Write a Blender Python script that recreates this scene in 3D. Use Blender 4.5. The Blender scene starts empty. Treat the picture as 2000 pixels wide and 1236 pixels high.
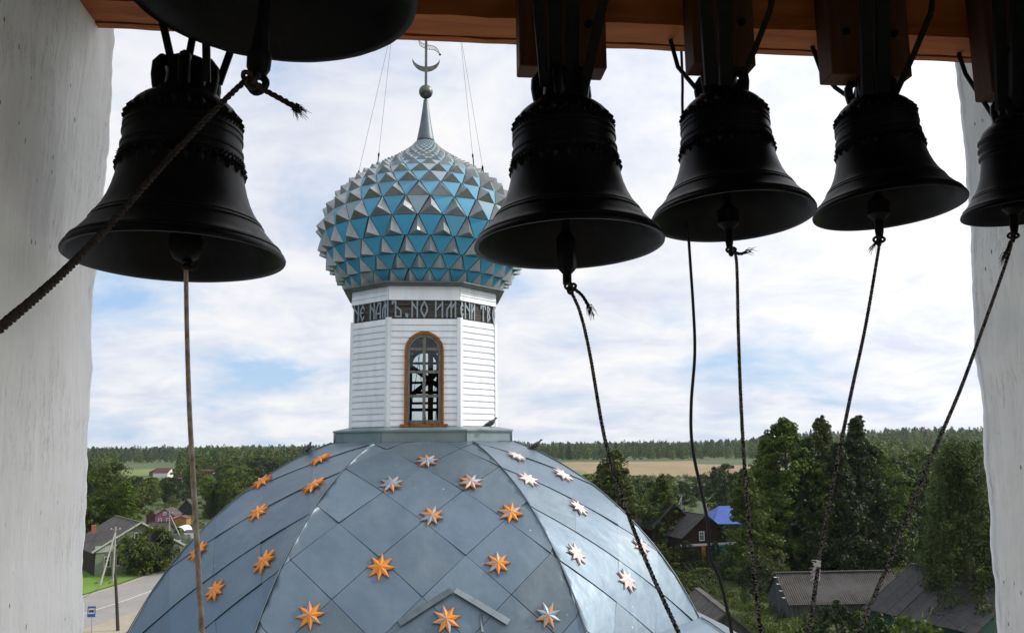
import bpy, bmesh, math, random
import numpy as np
from mathutils import Vector, Matrix, Euler

SC = bpy.context.scene
COL = SC.collection
rnd = random.Random(7)
R_ = math.radians

# ------------------------------------------------------------------ camera
# origin = the photographer's eye in the belfry, +Y = the axis towards the church dome,
# the ground lies 16 m below
F = 1614.0
GZ = -16.0
YAW, ROLL, HOR = R_(6.0), R_(0.6), 864.0
_p = math.atan((HOR - 618) / F)
CF = Vector((math.sin(YAW) * math.cos(_p), math.cos(YAW) * math.cos(_p), math.sin(_p)))
_r0 = Vector((math.cos(YAW), -math.sin(YAW), 0))
_u0 = _r0.cross(CF)
CR = _r0 * math.cos(ROLL) - _u0 * math.sin(ROLL)
CU = _u0 * math.cos(ROLL) + _r0 * math.sin(ROLL)
cam = bpy.data.cameras.new('camera')
camo = bpy.data.objects.new('camera', cam)
COL.objects.link(camo)
camo.matrix_world = Matrix((
    (CR.x, CU.x, -CF.x, 0), (CR.y, CU.y, -CF.y, 0), (CR.z, CU.z, -CF.z, 0), (0, 0, 0, 1)))
cam.sensor_width = 36.0
cam.lens = 36.0 * F / 2000.0
cam.clip_start = 0.05
cam.clip_end = 20000
SC.camera = camo


def ray(px, py):
    return CF + CR * ((px - 1000) / F) + CU * ((618 - py) / F)


def onY(px, py, Y):
    d = ray(px, py)
    return d * (Y / d.y)


def onX(px, py, X):
    d = ray(px, py)
    return d * (X / d.x)


def onG(px, py, z=GZ):
    d = ray(px, py)
    return d * (z / d.z)


def atD(px, py, D):
    return ray(px, py) * D


def proj(P):
    P = Vector(P)
    w = P.dot(CF)
    return (1000 + F * P.dot(CR) / w, 618 - F * P.dot(CU) / w)


# ------------------------------------------------------------------ world + sun
SUN_AZ, SUN_EL = R_(86), R_(38)          # azimuth clockwise from +Y
world = bpy.data.worlds.new('World')
SC.world = world
world.use_nodes = True
wt = world.node_tree
wt.nodes.clear()


def N(t, kind, **kw):
    n = t.nodes.new(kind)
    for k, v in kw.items():
        if hasattr(n, k):
            setattr(n, k, v)
        else:
            n.inputs[k].default_value = v
    return n


def L(t, a, b):
    t.links.new(a, b)


def math_(t, op, a, b=None, c=None, clamp=False):
    n = t.nodes.new('ShaderNodeMath')
    n.operation = op
    n.use_clamp = clamp
    for i, v in enumerate((a, b, c)):
        if v is None:
            continue
        if isinstance(v, (int, float)):
            n.inputs[i].default_value = v
        else:
            t.links.new(v, n.inputs[i])
    return n.outputs[0]


def mixc(t, f, a, b, mode='MIX'):
    n = t.nodes.new('ShaderNodeMix')
    n.data_type = 'RGBA'
    n.blend_type = mode
    for i, v in ((0, f), (6, a), (7, b)):
        if isinstance(v, (int, float)):
            n.inputs[i].default_value = v
        elif isinstance(v, tuple):
            n.inputs[i].default_value = (*v, 1)
        else:
            t.links.new(v, n.inputs[i])
    return n.outputs[2]


def ramp(t, fac, stops):
    n = t.nodes.new('ShaderNodeValToRGB')
    e = n.color_ramp.elements
    while len(e) < len(stops):
        e.new(0.5)
    for el, (p, c) in zip(e, stops):
        el.position = p
        el.color = (c, c, c, 1) if isinstance(c, (int, float)) else (*c, 1)
    L(t, fac, n.inputs[0])
    return n.outputs[0]


def noise(t, vec, scale, detail=4, rough=0.55, dist=0.0):
    n = t.nodes.new('ShaderNodeTexNoise')
    n.inputs['Scale'].default_value = scale
    n.inputs['Detail'].default_value = detail
    n.inputs['Roughness'].default_value = rough
    n.inputs['Distortion'].default_value = dist
    if vec is not None:
        L(t, vec, n.inputs['Vector'])
    return n.outputs[0]


SKY_STR = 0.09
_out = N(wt, 'ShaderNodeOutputWorld')
_bg = N(wt, 'ShaderNodeBackground')
_bg.inputs[1].default_value = SKY_STR
_sky = N(wt, 'ShaderNodeTexSky')
_sky.sky_type = 'NISHITA'
_sky.sun_disc = False
_sky.sun_elevation = SUN_EL
_sky.sun_rotation = SUN_AZ
_sky.dust_density = 1.2
_tc = N(wt, 'ShaderNodeTexCoord')
_sx = N(wt, 'ShaderNodeSeparateXYZ')
L(wt, _tc.outputs['Generated'], _sx.inputs[0])
_h = math_(wt, 'ADD', math_(wt, 'MAXIMUM', _sx.outputs[2], 0.0), 0.27)
_cx = N(wt, 'ShaderNodeCombineXYZ')
L(wt, math_(wt, 'DIVIDE', _sx.outputs[0], _h), _cx.inputs[0])
L(wt, math_(wt, 'DIVIDE', _sx.outputs[1], _h), _cx.inputs[1])
_off = N(wt, 'ShaderNodeVectorMath')
_off.operation = 'ADD'
L(wt, _cx.outputs[0], _off.inputs[0])
_off.inputs[1].default_value = (6.3, 2.6, 6.7)
_cx = _off
_n1 = noise(wt, _cx.outputs[0], 1.9, 9, 0.56, 0.35)
_n2 = noise(wt, _cx.outputs[0], 0.55, 3, 0.5)
_n3 = noise(wt, _cx.outputs[0], 3.4, 8, 0.6, 0.3)
# cloud cover: broken stratocumulus, thinner towards the left (-X) of the view
_cov = math_(wt, 'ADD', _n1, math_(wt, 'MULTIPLY', math_(wt, 'SUBTRACT', _n2, 0.5), 0.5))
_cov = math_(wt, 'ADD', _cov, math_(wt, 'ADD', math_(wt, 'MULTIPLY', _sx.outputs[0], 0.17), 0.015))
_cov = math_(wt, 'ADD', _cov, math_(wt, 'MULTIPLY', math_(wt, 'MINIMUM', math_(wt, 'MAXIMUM', _sx.outputs[2], 0.0), 0.45), 0.22))
_cmask = ramp(wt, _cov, [(0.345, 0.0), (0.44, 0.6), (0.55, 1.0)])
_shade = ramp(wt, _n3, [(0.34, (8.3, 8.8, 10.2)), (0.50, (10.2, 10.4, 11.1)), (0.66, (11.6, 11.5, 11.5))])
# clouds brighten towards the sun's side of the sky
_dt = N(wt, 'ShaderNodeVectorMath')
_dt.operation = 'DOT_PRODUCT'
L(wt, _tc.outputs['Generated'], _dt.inputs[0])
_dt.inputs[1].default_value = (math.sin(SUN_AZ) * math.cos(SUN_EL), math.cos(SUN_AZ) * math.cos(SUN_EL), math.sin(SUN_EL))
_gl = math_(wt, 'ADD', 0.94, math_(wt, 'MULTIPLY', math_(wt, 'POWER', math_(wt, 'MAXIMUM', _dt.outputs['Value'], 0.0), 4.0), 1.6))
_vm = N(wt, 'ShaderNodeVectorMath')
_vm.operation = 'SCALE'
L(wt, _shade, _vm.inputs[0])
L(wt, _gl, _vm.inputs['Scale'])
_shade = _vm.outputs[0]
_skyc = mixc(wt, 0.6, mixc(wt, 1.0, _sky.outputs[0], (1.6, 1.6, 1.6), 'MULTIPLY'), (4.0, 6.6, 10.6))
_low = math_(wt, 'MULTIPLY', ramp(wt, _sx.outputs[2], [(0.0, 1.0), (0.32, 0.0)]), 0.55)
_skyc = mixc(wt, _low, _skyc, (5.9, 8.0, 10.8))
L(wt, mixc(wt, _cmask, _skyc, _shade), _bg.inputs[0])
L(wt, _bg.outputs[0], _out.inputs[0])

sl = bpy.data.lights.new('sun', 'SUN')
sl.energy = 3.0
sl.angle = R_(0.8)
sl.color = (1.0, 0.95, 0.87)
so = bpy.data.objects.new('sun', sl)
COL.objects.link(so)
_sd = Vector((math.sin(SUN_AZ) * math.cos(SUN_EL), math.cos(SUN_AZ) * math.cos(SUN_EL), math.sin(SUN_EL)))
so.rotation_euler = _sd.to_track_quat('Z', 'Y').to_euler()
so.location = _sd * 60

SC.view_settings.view_transform = 'Standard'
SC.view_settings.look = 'None'
SC.view_settings.exposure = 0.0
SC.view_settings.gamma = 1.0
SC.render.engine = 'CYCLES'
try:
    SC.cycles.max_bounces = 6
    SC.cycles.diffuse_bounces = 3
    SC.cycles.glossy_bounces = 3
    SC.cycles.transmission_bounces = 4
    SC.cycles.transparent_max_bounces = 8
    SC.cycles.caustics_reflective = False
    SC.cycles.caustics_refractive = False
    SC.cycles.sample_clamp_indirect = 4.0
except Exception:
    pass


# ------------------------------------------------------------------ materials
def newmat(name):
    m = bpy.data.materials.new(name)
    m.use_nodes = True
    t = m.node_tree
    b = t.nodes['Principled BSDF']
    return m, t, b


def coords(t, kind='Object'):
    return N(t, 'ShaderNodeTexCoord').outputs[kind]


def mapped(t, vec, scale=(1, 1, 1), rot=(0, 0, 0)):
    n = t.nodes.new('ShaderNodeMapping')
    n.inputs['Scale'].default_value = scale
    n.inputs['Rotation'].default_value = rot
    L(t, vec, n.inputs[0])
    return n.outputs[0]


def bump(t, b, h, strength=0.3, dist=0.01):
    n = t.nodes.new('ShaderNodeBump')
    n.inputs['Strength'].default_value = strength
    n.inputs['Distance'].default_value = dist
    L(t, h, n.inputs['Height'])
    L(t, n.outputs[0], b.inputs['Normal'])


def hsvvar(t, col, fac, amt_v=0.3, amt_h=0.0, amt_s=0.0):
    """vary a colour's value by a 0..1 factor"""
    n = t.nodes.new('ShaderNodeHueSaturation')
    L(t, math_(t, 'ADD', math_(t, 'MULTIPLY', fac, amt_v), 1 - amt_v / 2), n.inputs['Value'])
    if amt_h:
        L(t, math_(t, 'ADD', math_(t, 'MULTIPLY', fac, amt_h), 0.5 - amt_h / 2), n.inputs['Hue'])
    if amt_s:
        L(t, math_(t, 'ADD', math_(t, 'MULTIPLY', fac, amt_s), 1 - amt_s / 2), n.inputs['Saturation'])
    if isinstance(col, tuple):
        n.inputs['Color'].default_value = (*col, 1)
    else:
        L(t, col, n.inputs['Color'])
    return n.outputs[0]


def basic(name, c1, c2=None, scale=8, rough=0.7, metal=0.0, bstr=0.0, bdist=0.01, stretch=(1, 1, 1),
          objvar=0.0, spec=0.4, detail=5, lo=0.35, hi=0.65):
    m, t, b = newmat(name)
    v = mapped(t, coords(t), stretch)
    n = noise(t, v, scale, detail, 0.6)
    c = mixc(t, ramp(t, n, [(lo, 0.0), (hi, 1.0)]), c1, c2 or c1)
    if objvar:
        oi = N(t, 'ShaderNodeObjectInfo')
        c = hsvvar(t, c, oi.outputs['Random'], objvar)
    L(t, c, b.inputs['Base Color'])
    b.inputs['Metallic'].default_value = metal
    b.inputs['Specular IOR Level'].default_value = spec
    L(t, math_(t, 'ADD', math_(t, 'MULTIPLY', n, 0.25), rough - 0.125), b.inputs['Roughness'])
    if bstr:
        bump(t, b, n, bstr, bdist)
    return m


M = {}


def make_plaster():
    m, t, b = newmat('white_plaster')
    o = coords(t)
    st = mapped(t, o, (1, 1, 0.12))
    n1 = noise(t, st, 14, 6, 0.65)
    n2 = noise(t, o, 2.2, 5, 0.6)
    vo = t.nodes.new('ShaderNodeTexVoronoi')
    vo.inputs['Scale'].default_value = 34
    L(t, mapped(t, o, (1, 1, 0.45)), vo.inputs['Vector'])
    pit = ramp(t, vo.outputs['Distance'], [(0.05, 1.0), (0.11, 0.0)])
    sel = ramp(t, noise(t, o, 5.0, 2), [(0.50, 0.0), (0.60, 1.0)])
    pits = math_(t, 'MULTIPLY', pit, sel)
    crack = ramp(t, noise(t, mapped(t, o, (5, 5, 0.5)), 4.5, 7, 0.7), [(0.485, 0.0), (0.5, 1.0), (0.515, 0.0)])
    crack = math_(t, 'MULTIPLY', crack, ramp(t, noise(t, o, 3.1, 2), [(0.46, 0.0), (0.6, 1.0)]))
    c = mixc(t, ramp(t, n1, [(0.3, 0.0), (0.7, 1.0)]), (0.88, 0.87, 0.85), (0.82, 0.81, 0.79))
    c = mixc(t, math_(t, 'MULTIPLY', ramp(t, n2, [(0.45, 0.0), (0.7, 1.0)]), 0.35), c, (0.55, 0.54, 0.52))
    c = mixc(t, math_(t, 'MULTIPLY', crack, 0.55), c, (0.25, 0.24, 0.22))
    c = mixc(t, math_(t, 'MULTIPLY', pits, 0.8), c, (0.10, 0.10, 0.10))
    L(t, c, b.inputs['Base Color'])
    b.inputs['Roughness'].default_value = 0.9
    h = math_(t, 'SUBTRACT', math_(t, 'ADD', math_(t, 'MULTIPLY', n1, 0.6), n2), math_(t, 'MULTIPLY', pits, 1.2))
    bump(t, b, h, 0.9, 0.016)
    return m


def make_wood(name, c1, c2, axis='X', rough=0.65, scale=1.0, objvar=0.15, bstr=0.25):
    m, t, b = newmat(name)
    o = coords(t)
    s = {'X': (0.12, 1, 1), 'Y': (1, 0.12, 1), 'Z': (1, 1, 0.12)}[axis]
    v = mapped(t, o, s)
    n1 = noise(t, v, 22 * scale, 7, 0.65, 0.6)
    n2 = noise(t, v, 5 * scale, 4, 0.6, 1.5)
    c = mixc(t, ramp(t, n1, [(0.32, 0.0), (0.68, 1.0)]), c1, c2)
    dark = tuple(x * 0.4 for x in c2)
    c = mixc(t, math_(t, 'MULTIPLY', ramp(t, n2, [(0.54, 0.0), (0.66, 1.0)]), 0.75), c, dark)
    if objvar:
        oi = N(t, 'ShaderNodeObjectInfo')
        c = hsvvar(t, c, oi.outputs['Random'], objvar)
    L(t, c, b.inputs['Base Color'])
    b.inputs['Roughness'].default_value = rough
    b.inputs['Specular IOR Level'].default_value = 0.12
    bump(t, b, n1, bstr, 0.004)
    return m


def make_zinc():
    m, t, b = newmat('zinc_sheet')
    o = coords(t)
    oi = N(t, 'ShaderNodeObjectInfo')
    big = noise(t, o, 1.6, 5, 0.6)
    fine = noise(t, o, 55, 3, 0.7)
    streak = noise(t, mapped(t, o, (7, 7, 0.6)), 3.0, 5, 0.6)
    c = mixc(t, ramp(t, big, [(0.35, 0.0), (0.65, 1.0)]), (0.122, 0.166, 0.198), (0.165, 0.213, 0.246))
    c = mixc(t, math_(t, 'MULTIPLY', ramp(t, fine, [(0.4, 0.0), (0.62, 1.0)]), 0.35), c, (0.115, 0.148, 0.17))
    c = mixc(t, math_(t, 'MULTIPLY', ramp(t, streak, [(0.58, 0.0), (0.75, 1.0)]), 0.45), c, (0.22, 0.26, 0.29))
    c = hsvvar(t, c, oi.outputs['Random'], 0.34)
    wn = N(t, 'ShaderNodeTexWhiteNoise')
    wn.noise_dimensions = '1D'
    L(t, math_(t, 'MULTIPLY', oi.outputs['Random'], 91.7), wn.inputs['W'])
    c = mixc(t, math_(t, 'MULTIPLY', wn.outputs['Value'], 0.5), c, mixc(t, big, (0.098, 0.150, 0.218), (0.13, 0.19, 0.262)))
    pale = noise(t, mapped(t, o, (1, 1, 0.35)), 1.1, 4, 0.6)
    c = mixc(t, math_(t, 'MULTIPLY', ramp(t, pale, [(0.52, 0.0), (0.72, 1.0)]), 0.35), c, (0.25, 0.28, 0.29))
    # bird droppings and a few rusty runs
    vd = t.nodes.new('ShaderNodeTexVoronoi')
    vd.inputs['Scale'].default_value = 5.5
    L(t, mapped(t, o, (1, 1, 0.6)), vd.inputs['Vector'])
    spot = math_(t, 'MULTIPLY', ramp(t, vd.outputs['Distance'], [(0.045, 1.0), (0.085, 0.0)]), ramp(t, noise(t, o, 2.2, 2), [(0.55, 0.0), (0.6, 1.0)]))
    c = mixc(t, math_(t, 'MULTIPLY', spot, 0.65), c, (0.55, 0.56, 0.55))
    run = ramp(t, noise(t, mapped(t, o, (9, 9, 0.45)), 2.0, 4, 0.6), [(0.66, 0.0), (0.76, 1.0)])
    c = mixc(t, math_(t, 'MULTIPLY', run, 0.35), c, (0.13, 0.115, 0.10))
    L(t, c, b.inputs['Base Color'])
    b.inputs['Metallic'].default_value = 0.5
    L(t, math_(t, 'ADD', math_(t, 'MULTIPLY', big, 0.2), 0.36), b.inputs['Roughness'])
    wob = noise(t, o, 2.4, 2, 0.5)
    bump(t, b, math_(t, 'ADD', wob, math_(t, 'ADD', math_(t, 'MULTIPLY', fine, 0.02), math_(t, 'MULTIPLY', noise(t, o, 7.0, 3, 0.5), 0.12))), 0.5, 0.04)
    return m


def make_leaf(name, c_dark, c_light, transl=0.25, hue=0.03):
    m, t, b = newmat(name)
    at = N(t, 'ShaderNodeAttribute')
    at.attribute_name = 'tint'
    oi = N(t, 'ShaderNodeObjectInfo')
    c = mixc(t, at.outputs['Fac'], c_dark, c_light)
    c = hsvvar(t, c, oi.outputs['Random'], 0.35, hue, 0.15)
    L(t, c, b.inputs['Base Color'])
    b.inputs['Roughness'].default_value = 0.6
    b.inputs['Specular IOR Level'].default_value = 0.25
    tr = N(t, 'ShaderNodeBsdfTranslucent')
    L(t, mixc(t, 0.5, c, (0.10, 0.14, 0.02)), tr.inputs[0])
    mx = N(t, 'ShaderNodeMixShader')
    mx.inputs[0].default_value = transl
    L(t, b.outputs[0], mx.inputs[1])
    L(t, tr.outputs[0], mx.inputs[2])
    L(t, mx.outputs[0], t.nodes['Material Output'].inputs[0])
    return m


def make_ground():
    m, t, b = newmat('meadow_ground')
    o = coords(t)
    n1 = noise(t, o, 0.02, 6, 0.6)
    n2 = noise(t, o, 0.35, 6, 0.65)
    n3 = noise(t, o, 4.0, 4, 0.7)
    c = mixc(t, ramp(t, n1, [(0.4, 0.0), (0.6, 1.0)]), (0.055, 0.085, 0.022), (0.085, 0.105, 0.035))
    c = mixc(t, math_(t, 'MULTIPLY', ramp(t, n2, [(0.45, 0.0), (0.65, 1.0)]), 0.6), c, (0.040, 0.060, 0.016))
    c = mixc(t, math_(t, 'MULTIPLY', ramp(t, n3, [(0.5, 0.0), (0.75, 1.0)]), 0.5), c, (0.12, 0.125, 0.05))
    L(t, c, b.inputs['Base Color'])
    b.inputs['Roughness'].default_value = 0.95
    bump(t, b, math_(t, 'ADD', n2, n3), 0.8, 0.3)
    return m


def make_bronze():
    m, t, b = newmat('dark_bell_bronze')
    o = coords(t)
    n = noise(t, o, 9, 6, 0.65, 0.4)
    n2 = noise(t, mapped(t, o, (1, 1, 0.4)), 26, 5, 0.7)
    c = mixc(t, ramp(t, n, [(0.4, 0.0), (0.7, 1.0)]), (0.003, 0.003, 0.0035), (0.007, 0.007, 0.007))
    c = mixc(t, math_(t, 'MULTIPLY', ramp(t, n2, [(0.58, 0.0), (0.72, 1.0)]), 0.4), c, (0.02, 0.019, 0.018))
    L(t, c, b.inputs['Base Color'])
    b.inputs['Metallic'].default_value = 0.0
    b.inputs['Specular IOR Level'].default_value = 0.085
    L(t, math_(t, 'ADD', math_(t, 'MULTIPLY', n2, 0.35), 0.22), b.inputs['Roughness'])
    bump(t, b, n2, 0.12, 0.003)
    return m


M['plaster'] = make_plaster()
M['zinc'] = make_zinc()
M['bronze'] = make_bronze()
M['pale_roof'] = basic('pale_bounce_roof', (0.56, 0.57, 0.57), (0.48, 0.49, 0.50), 1.5, 0.55, 0.0)  # pale so the unseen roof throws light up into the belfry
M['zinc_pale'] = basic('pale_green_zinc', (0.22, 0.275, 0.28), (0.17, 0.22, 0.225), 3, 0.42, 0.4, 0.2, 0.01)
M['iron'] = basic('black_iron', (0.003, 0.003, 0.0035), (0.008, 0.007, 0.007), 40, 0.5, 0.0, 0.2, 0.002, spec=0.06)
M['pine'] = make_wood('orange_pine', (0.34, 0.105, 0.026), (0.20, 0.055, 0.013), 'X', 0.6)
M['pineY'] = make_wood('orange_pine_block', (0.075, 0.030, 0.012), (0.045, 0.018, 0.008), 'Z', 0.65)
M['darkwood'] = make_wood('sooty_boards', (0.035, 0.028, 0.022), (0.02, 0.016, 0.013), 'X', 0.8)
M['floorwood'] = make_wood('belfry_floor_boards', (0.56, 0.50, 0.42), (0.46, 0.40, 0.33), 'Y', 0.75)
M['rope'] = basic('hemp_rope', (0.045, 0.033, 0.026), (0.014, 0.011, 0.010), 160, 0.95, spec=0.1)
M['rope_grey'] = basic('grey_braided_rope', (0.22, 0.20, 0.185), (0.018, 0.016, 0.016), 230, 0.95, spec=0.1, detail=1, lo=0.46, hi=0.52)
M['rope_pale'] = basic('pale_stiff_rope', (0.55, 0.47, 0.38), (0.27, 0.21, 0.16), 60, 0.9, stretch=(1, 1, 0.15), spec=0.15)
M['wire'] = basic('black_cable', (0.02, 0.02, 0.022), None, 10, 0.6)
M['siding'] = basic('white_vinyl_siding', (0.81, 0.83, 0.85), (0.68, 0.70, 0.72), 2.6, 0.45, objvar=0.1, stretch=(2.5, 2.5, 0.5), lo=0.45, hi=0.75)
M['oldboard'] = make_wood('weathered_grey_board', (0.13, 0.115, 0.10), (0.06, 0.05, 0.045), 'X', 0.85, 1.5, 0.4)
M['letter'] = basic('grey_letter_strips', (0.30, 0.35, 0.38), (0.24, 0.28, 0.31), 12, 0.5, 0.3)
M['orangewood'] = make_wood('orange_varnished_trim', (0.34, 0.135, 0.032), (0.20, 0.08, 0.02), 'Z', 0.55, 2)
M['greywood'] = make_wood('weathered_sash', (0.24, 0.22, 0.19), (0.12, 0.11, 0.10), 'Z', 0.85, 2)
M['framewood'] = make_wood('dark_timber_frame', (0.08, 0.07, 0.06), (0.05, 0.045, 0.04), 'Z', 0.85)
M['core'] = basic('dark_underlay', (0.022, 0.026, 0.03), None, 5, 0.8)
M['spike'] = basic('grey_zinc_spike', (0.33, 0.345, 0.34), (0.22, 0.235, 0.24), 4, 0.42, 0.7, 0.3, 0.02, objvar=0.35)
M['seam'] = basic('seam_strip', (0.11, 0.135, 0.15), (0.15, 0.18, 0.195), 6, 0.5, 0.5)
M['orange'] = basic('orange_star_paint', (0.72, 0.255, 0.035), (0.58, 0.19, 0.03), 25, 0.35, 0.15)
M['silver'] = basic('peeled_silver_star', (0.30, 0.345, 0.38), (0.22, 0.26, 0.29), 30, 0.45, 0.5)
M['pinkish'] = basic('sunlit_star', (0.74, 0.57, 0.51), (0.68, 0.51, 0.46), 30, 0.4, 0.1)  # orange stars in full sun, the glare put into the colour
M['pigeon'] = basic('dark_pigeon_feathers', (0.035, 0.037, 0.045), (0.07, 0.072, 0.085), 60, 0.7)
M['ball'] = basic('tarnished_ball', (0.16, 0.155, 0.14), (0.10, 0.10, 0.09), 9, 0.35, 0.8)


def make_blue():
    m, t, b = newmat('blue_painted_panel')
    o = coords(t)
    oi = N(t, 'ShaderNodeObjectInfo')
    n = noise(t, o, 9, 6, 0.7)
    n2 = noise(t, o, 2.5, 4, 0.6)
    c = mixc(t, ramp(t, n2, [(0.35, 0.0), (0.65, 1.0)]), (0.055, 0.31, 0.50), (0.07, 0.37, 0.57))
    # the paint is worn to bare zinc here and there; panels get paler towards the top
    sz = N(t, 'ShaderNodeSeparateXYZ')
    L(t, o, sz.inputs[0])
    up = ramp(t, math_(t, 'MULTIPLY', math_(t, 'SUBTRACT', sz.outputs[2], 3.9), 0.5), [(0.0, 0.0), (0.75, 1.0)])
    bare = ramp(t, math_(t, 'ADD', oi.outputs['Random'], math_(t, 'MULTIPLY', up, 0.42)), [(0.86, 0.0), (0.97, 1.0)])
    top_pale = math_(t, 'MULTIPLY', up, 0.8)
    c = mixc(t, top_pale, c, (0.27, 0.38, 0.45))
    c = mixc(t, math_(t, 'MULTIPLY', bare, 0.8), c, (0.30, 0.345, 0.37))
    c = mixc(t, math_(t, 'MULTIPLY', ramp(t, noise(t, o, 24, 5, 0.7), [(0.58, 0.0), (0.68, 1.0)]), 0.5), c, (0.26, 0.31, 0.34))
    c = hsvvar(t, c, oi.outputs['Random'], 0.25)
    L(t, c, b.inputs['Base Color'])
    b.inputs['Metallic'].default_value = 0.0
    b.inputs['Roughness'].default_value = 0.62
    b.inputs['Specular IOR Level'].default_value = 0.3
    bump(t, b, n2, 0.2, 0.03)
    return m


M['blue'] = make_blue()


def make_glass():
    m, t, b = newmat('window_glass')
    out = t.nodes['Material Output']
    tr = N(t, 'ShaderNodeBsdfTransparent')
    tr.inputs[0].default_value = (0.86, 0.9, 0.9, 1)
    gl = N(t, 'ShaderNodeBsdfGlossy')
    gl.inputs['Roughness'].default_value = 0.03
    fr = N(t, 'ShaderNodeFresnel')
    fr.inputs[0].default_value = 1.45
    mx = N(t, 'ShaderNodeMixShader')
    L(t, fr.outputs[0], mx.inputs[0])
    L(t, tr.outputs[0], mx.inputs[1])
    L(t, gl.outputs[0], mx.inputs[2])
    L(t, mx.outputs[0], out.inputs[0])
    return m


M['glass'] = make_glass()
M['darkglass'] = basic('dark_house_pane', (0.02, 0.025, 0.03), None, 4, 0.12, spec=0.5)


# ------------------------------------------------------------------ mesh helpers
class MB:
    def __init__(s):
        s.v, s.f, s.m = [], [], []

    def add(s, vs, fs, mi=0):
        o = len(s.v)
        s.v += [tuple(x) for x in vs]
        s.f += [tuple(i + o for i in f) for f in fs]
        s.m += [mi] * len(fs)
        return s

    def box8(s, p, mi=0):
        """8 corners: bottom 4 (ccw from above), top 4"""
        return s.add(p, [(3, 2, 1, 0), (4, 5, 6, 7), (0, 1, 5, 4), (1, 2, 6, 5), (2, 3, 7, 6), (3, 0, 4, 7)], mi)

    def box(s, lo, hi, mi=0):
        x0, y0, z0 = lo
        x1, y1, z1 = hi
        return s.box8([(x0, y0, z0), (x1, y0, z0), (x1, y1, z0), (x0, y1, z0),
                       (x0, y0, z1), (x1, y0, z1), (x1, y1, z1), (x0, y1, z1)], mi)

    def obox(s, O, ex, ey, ez, mi=0):
        """oriented box from a corner"""
        O, ex, ey, ez = Vector(O), Vector(ex), Vector(ey), Vector(ez)
        return s.box8([O, O + ex, O + ex + ey, O + ey, O + ez, O + ex + ez, O + ex + ey + ez, O + ey + ez], mi)

    def bar(s, a, b, w, h, up=(0, 0, 1), mi=0):
        """rectangular bar from a to b; w across, h along up"""
        a, b = Vector(a), Vector(b)
        d = (b - a).normalized()
        u = Vector(up)
        x = d.cross(u)
        if x.length < 1e-6:
            x = d.cross(Vector((1, 0, 0)))
        x = x.normalized() * w / 2
        y = x.cross(d).normalized() * h / 2
        return s.box8([a - x - y, a + x - y, b + x - y, b - x - y, a - x + y, a + x + y, b + x + y, b - x + y], mi)

    def tube(s, pts, rad, seg=8, caps=True, mi=0):
        pts = [Vector(p) for p in pts]
        n = len(pts)
        if isinstance(rad, (int, float)):
            rad = [rad] * n
        o = len(s.v)
        ref = None
        for i, p in enumerate(pts):
            d = (pts[min(i + 1, n - 1)] - pts[max(i - 1, 0)])
            d = d.normalized() if d.length > 1e-9 else Vector((0, 0, 1))
            if ref is None:
                ref = Vector((0, 0, 1)) if abs(d.z) < 0.9 else Vector((1, 0, 0))
            x = (ref - d * ref.dot(d)).normalized()
            y = d.cross(x)
            ref = x
            for k in range(seg):
                a = 2 * math.pi * k / seg
                s.v.append(tuple(p + (x * math.cos(a) + y * math.sin(a)) * rad[i]))
        for i in range(n - 1):
            for k in range(seg):
                k2 = (k + 1) % seg
                s.f.append((o + i * seg + k, o + i * seg + k2, o + (i + 1) * seg + k2, o + (i + 1) * seg + k))
                s.m.append(mi)
        if caps:
            s.f.append(tuple(o + k for k in range(seg))[::-1])
            s.f.append(tuple(o + (n - 1) * seg + k for k in range(seg)))
            s.m += [mi, mi]
        return s

    def lathe(s, prof, seg=48, c=(0, 0, 0), closed=False, mi=0):
        o = len(s.v)
        n = len(prof)
        for (r, z) in prof:
            for k in range(seg):
                a = 2 * math.pi * k / seg
                s.v.append((c[0] + r * math.cos(a), c[1] + r * math.sin(a), c[2] + z))
        for i in range(n - 1 + (1 if closed else 0)):
            i2 = (i + 1) % n
            for k in range(seg):
                k2 = (k + 1) % seg
                s.f.append((o + i * seg + k, o + i * seg + k2, o + i2 * seg + k2, o + i2 * seg + k))
                s.m.append(mi)
        return s

    def prism(s, poly, ext, mi=0):
        """poly: list of 3D points, ext: vector"""
        n = len(poly)
        e = Vector(ext)
        vs = [Vector(p) for p in poly] + [Vector(p) + e for p in poly]
        fs = [tuple(range(n))[::-1], tuple(range(n, 2 * n))]
        fs += [(i, (i + 1) % n, n + (i + 1) % n, n + i) for i in range(n)]
        return s.add(vs, fs, mi)

    def mesh(s, name, mats, smooth=False, base=(0, 0, 0)):
        me = bpy.data.meshes.new(name)
        b = Vector(base)
        me.from_pydata([tuple(Vector(v) - b) for v in s.v], [], s.f)
        for m in (mats if isinstance(mats, (list, tuple)) else [mats]):
            me.materials.append(m)
        if len(s.m) and max(s.m) > 0:
            me.polygons.foreach_set('material_index', s.m)
        if smooth:
            me.polygons.foreach_set('use_smooth', [True] * len(me.polygons))
        me.update()
        return me

    def build(s, name, mats, parent=None, smooth=False, base=None, auto=None):
        """link as ONE object; with a parent the verts are world coordinates less the thing's base"""
        if base is None:
            base = parent['_b'] if parent is not None and '_b' in parent else (0, 0, 0)
        me = s.mesh(name, mats, smooth or auto is not None, base)
        o = bpy.data.objects.new(name, me)
        COL.objects.link(o)
        if auto is not None:
            sharp = smooth_by_angle(me, auto)
        if parent is not None:
            o.parent = parent
            if '_b' in parent:
                o['_b'] = tuple(parent['_b'])
        else:
            o.location = base
        return o


def smooth_by_angle(me, deg):
    bm = bmesh.new()
    bm.from_mesh(me)
    lim = R_(deg)
    for e in bm.edges:
        e.smooth = len(e.link_faces) == 2 and e.calc_face_angle(0) < lim
    bm.to_mesh(me)
    bm.free()


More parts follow.
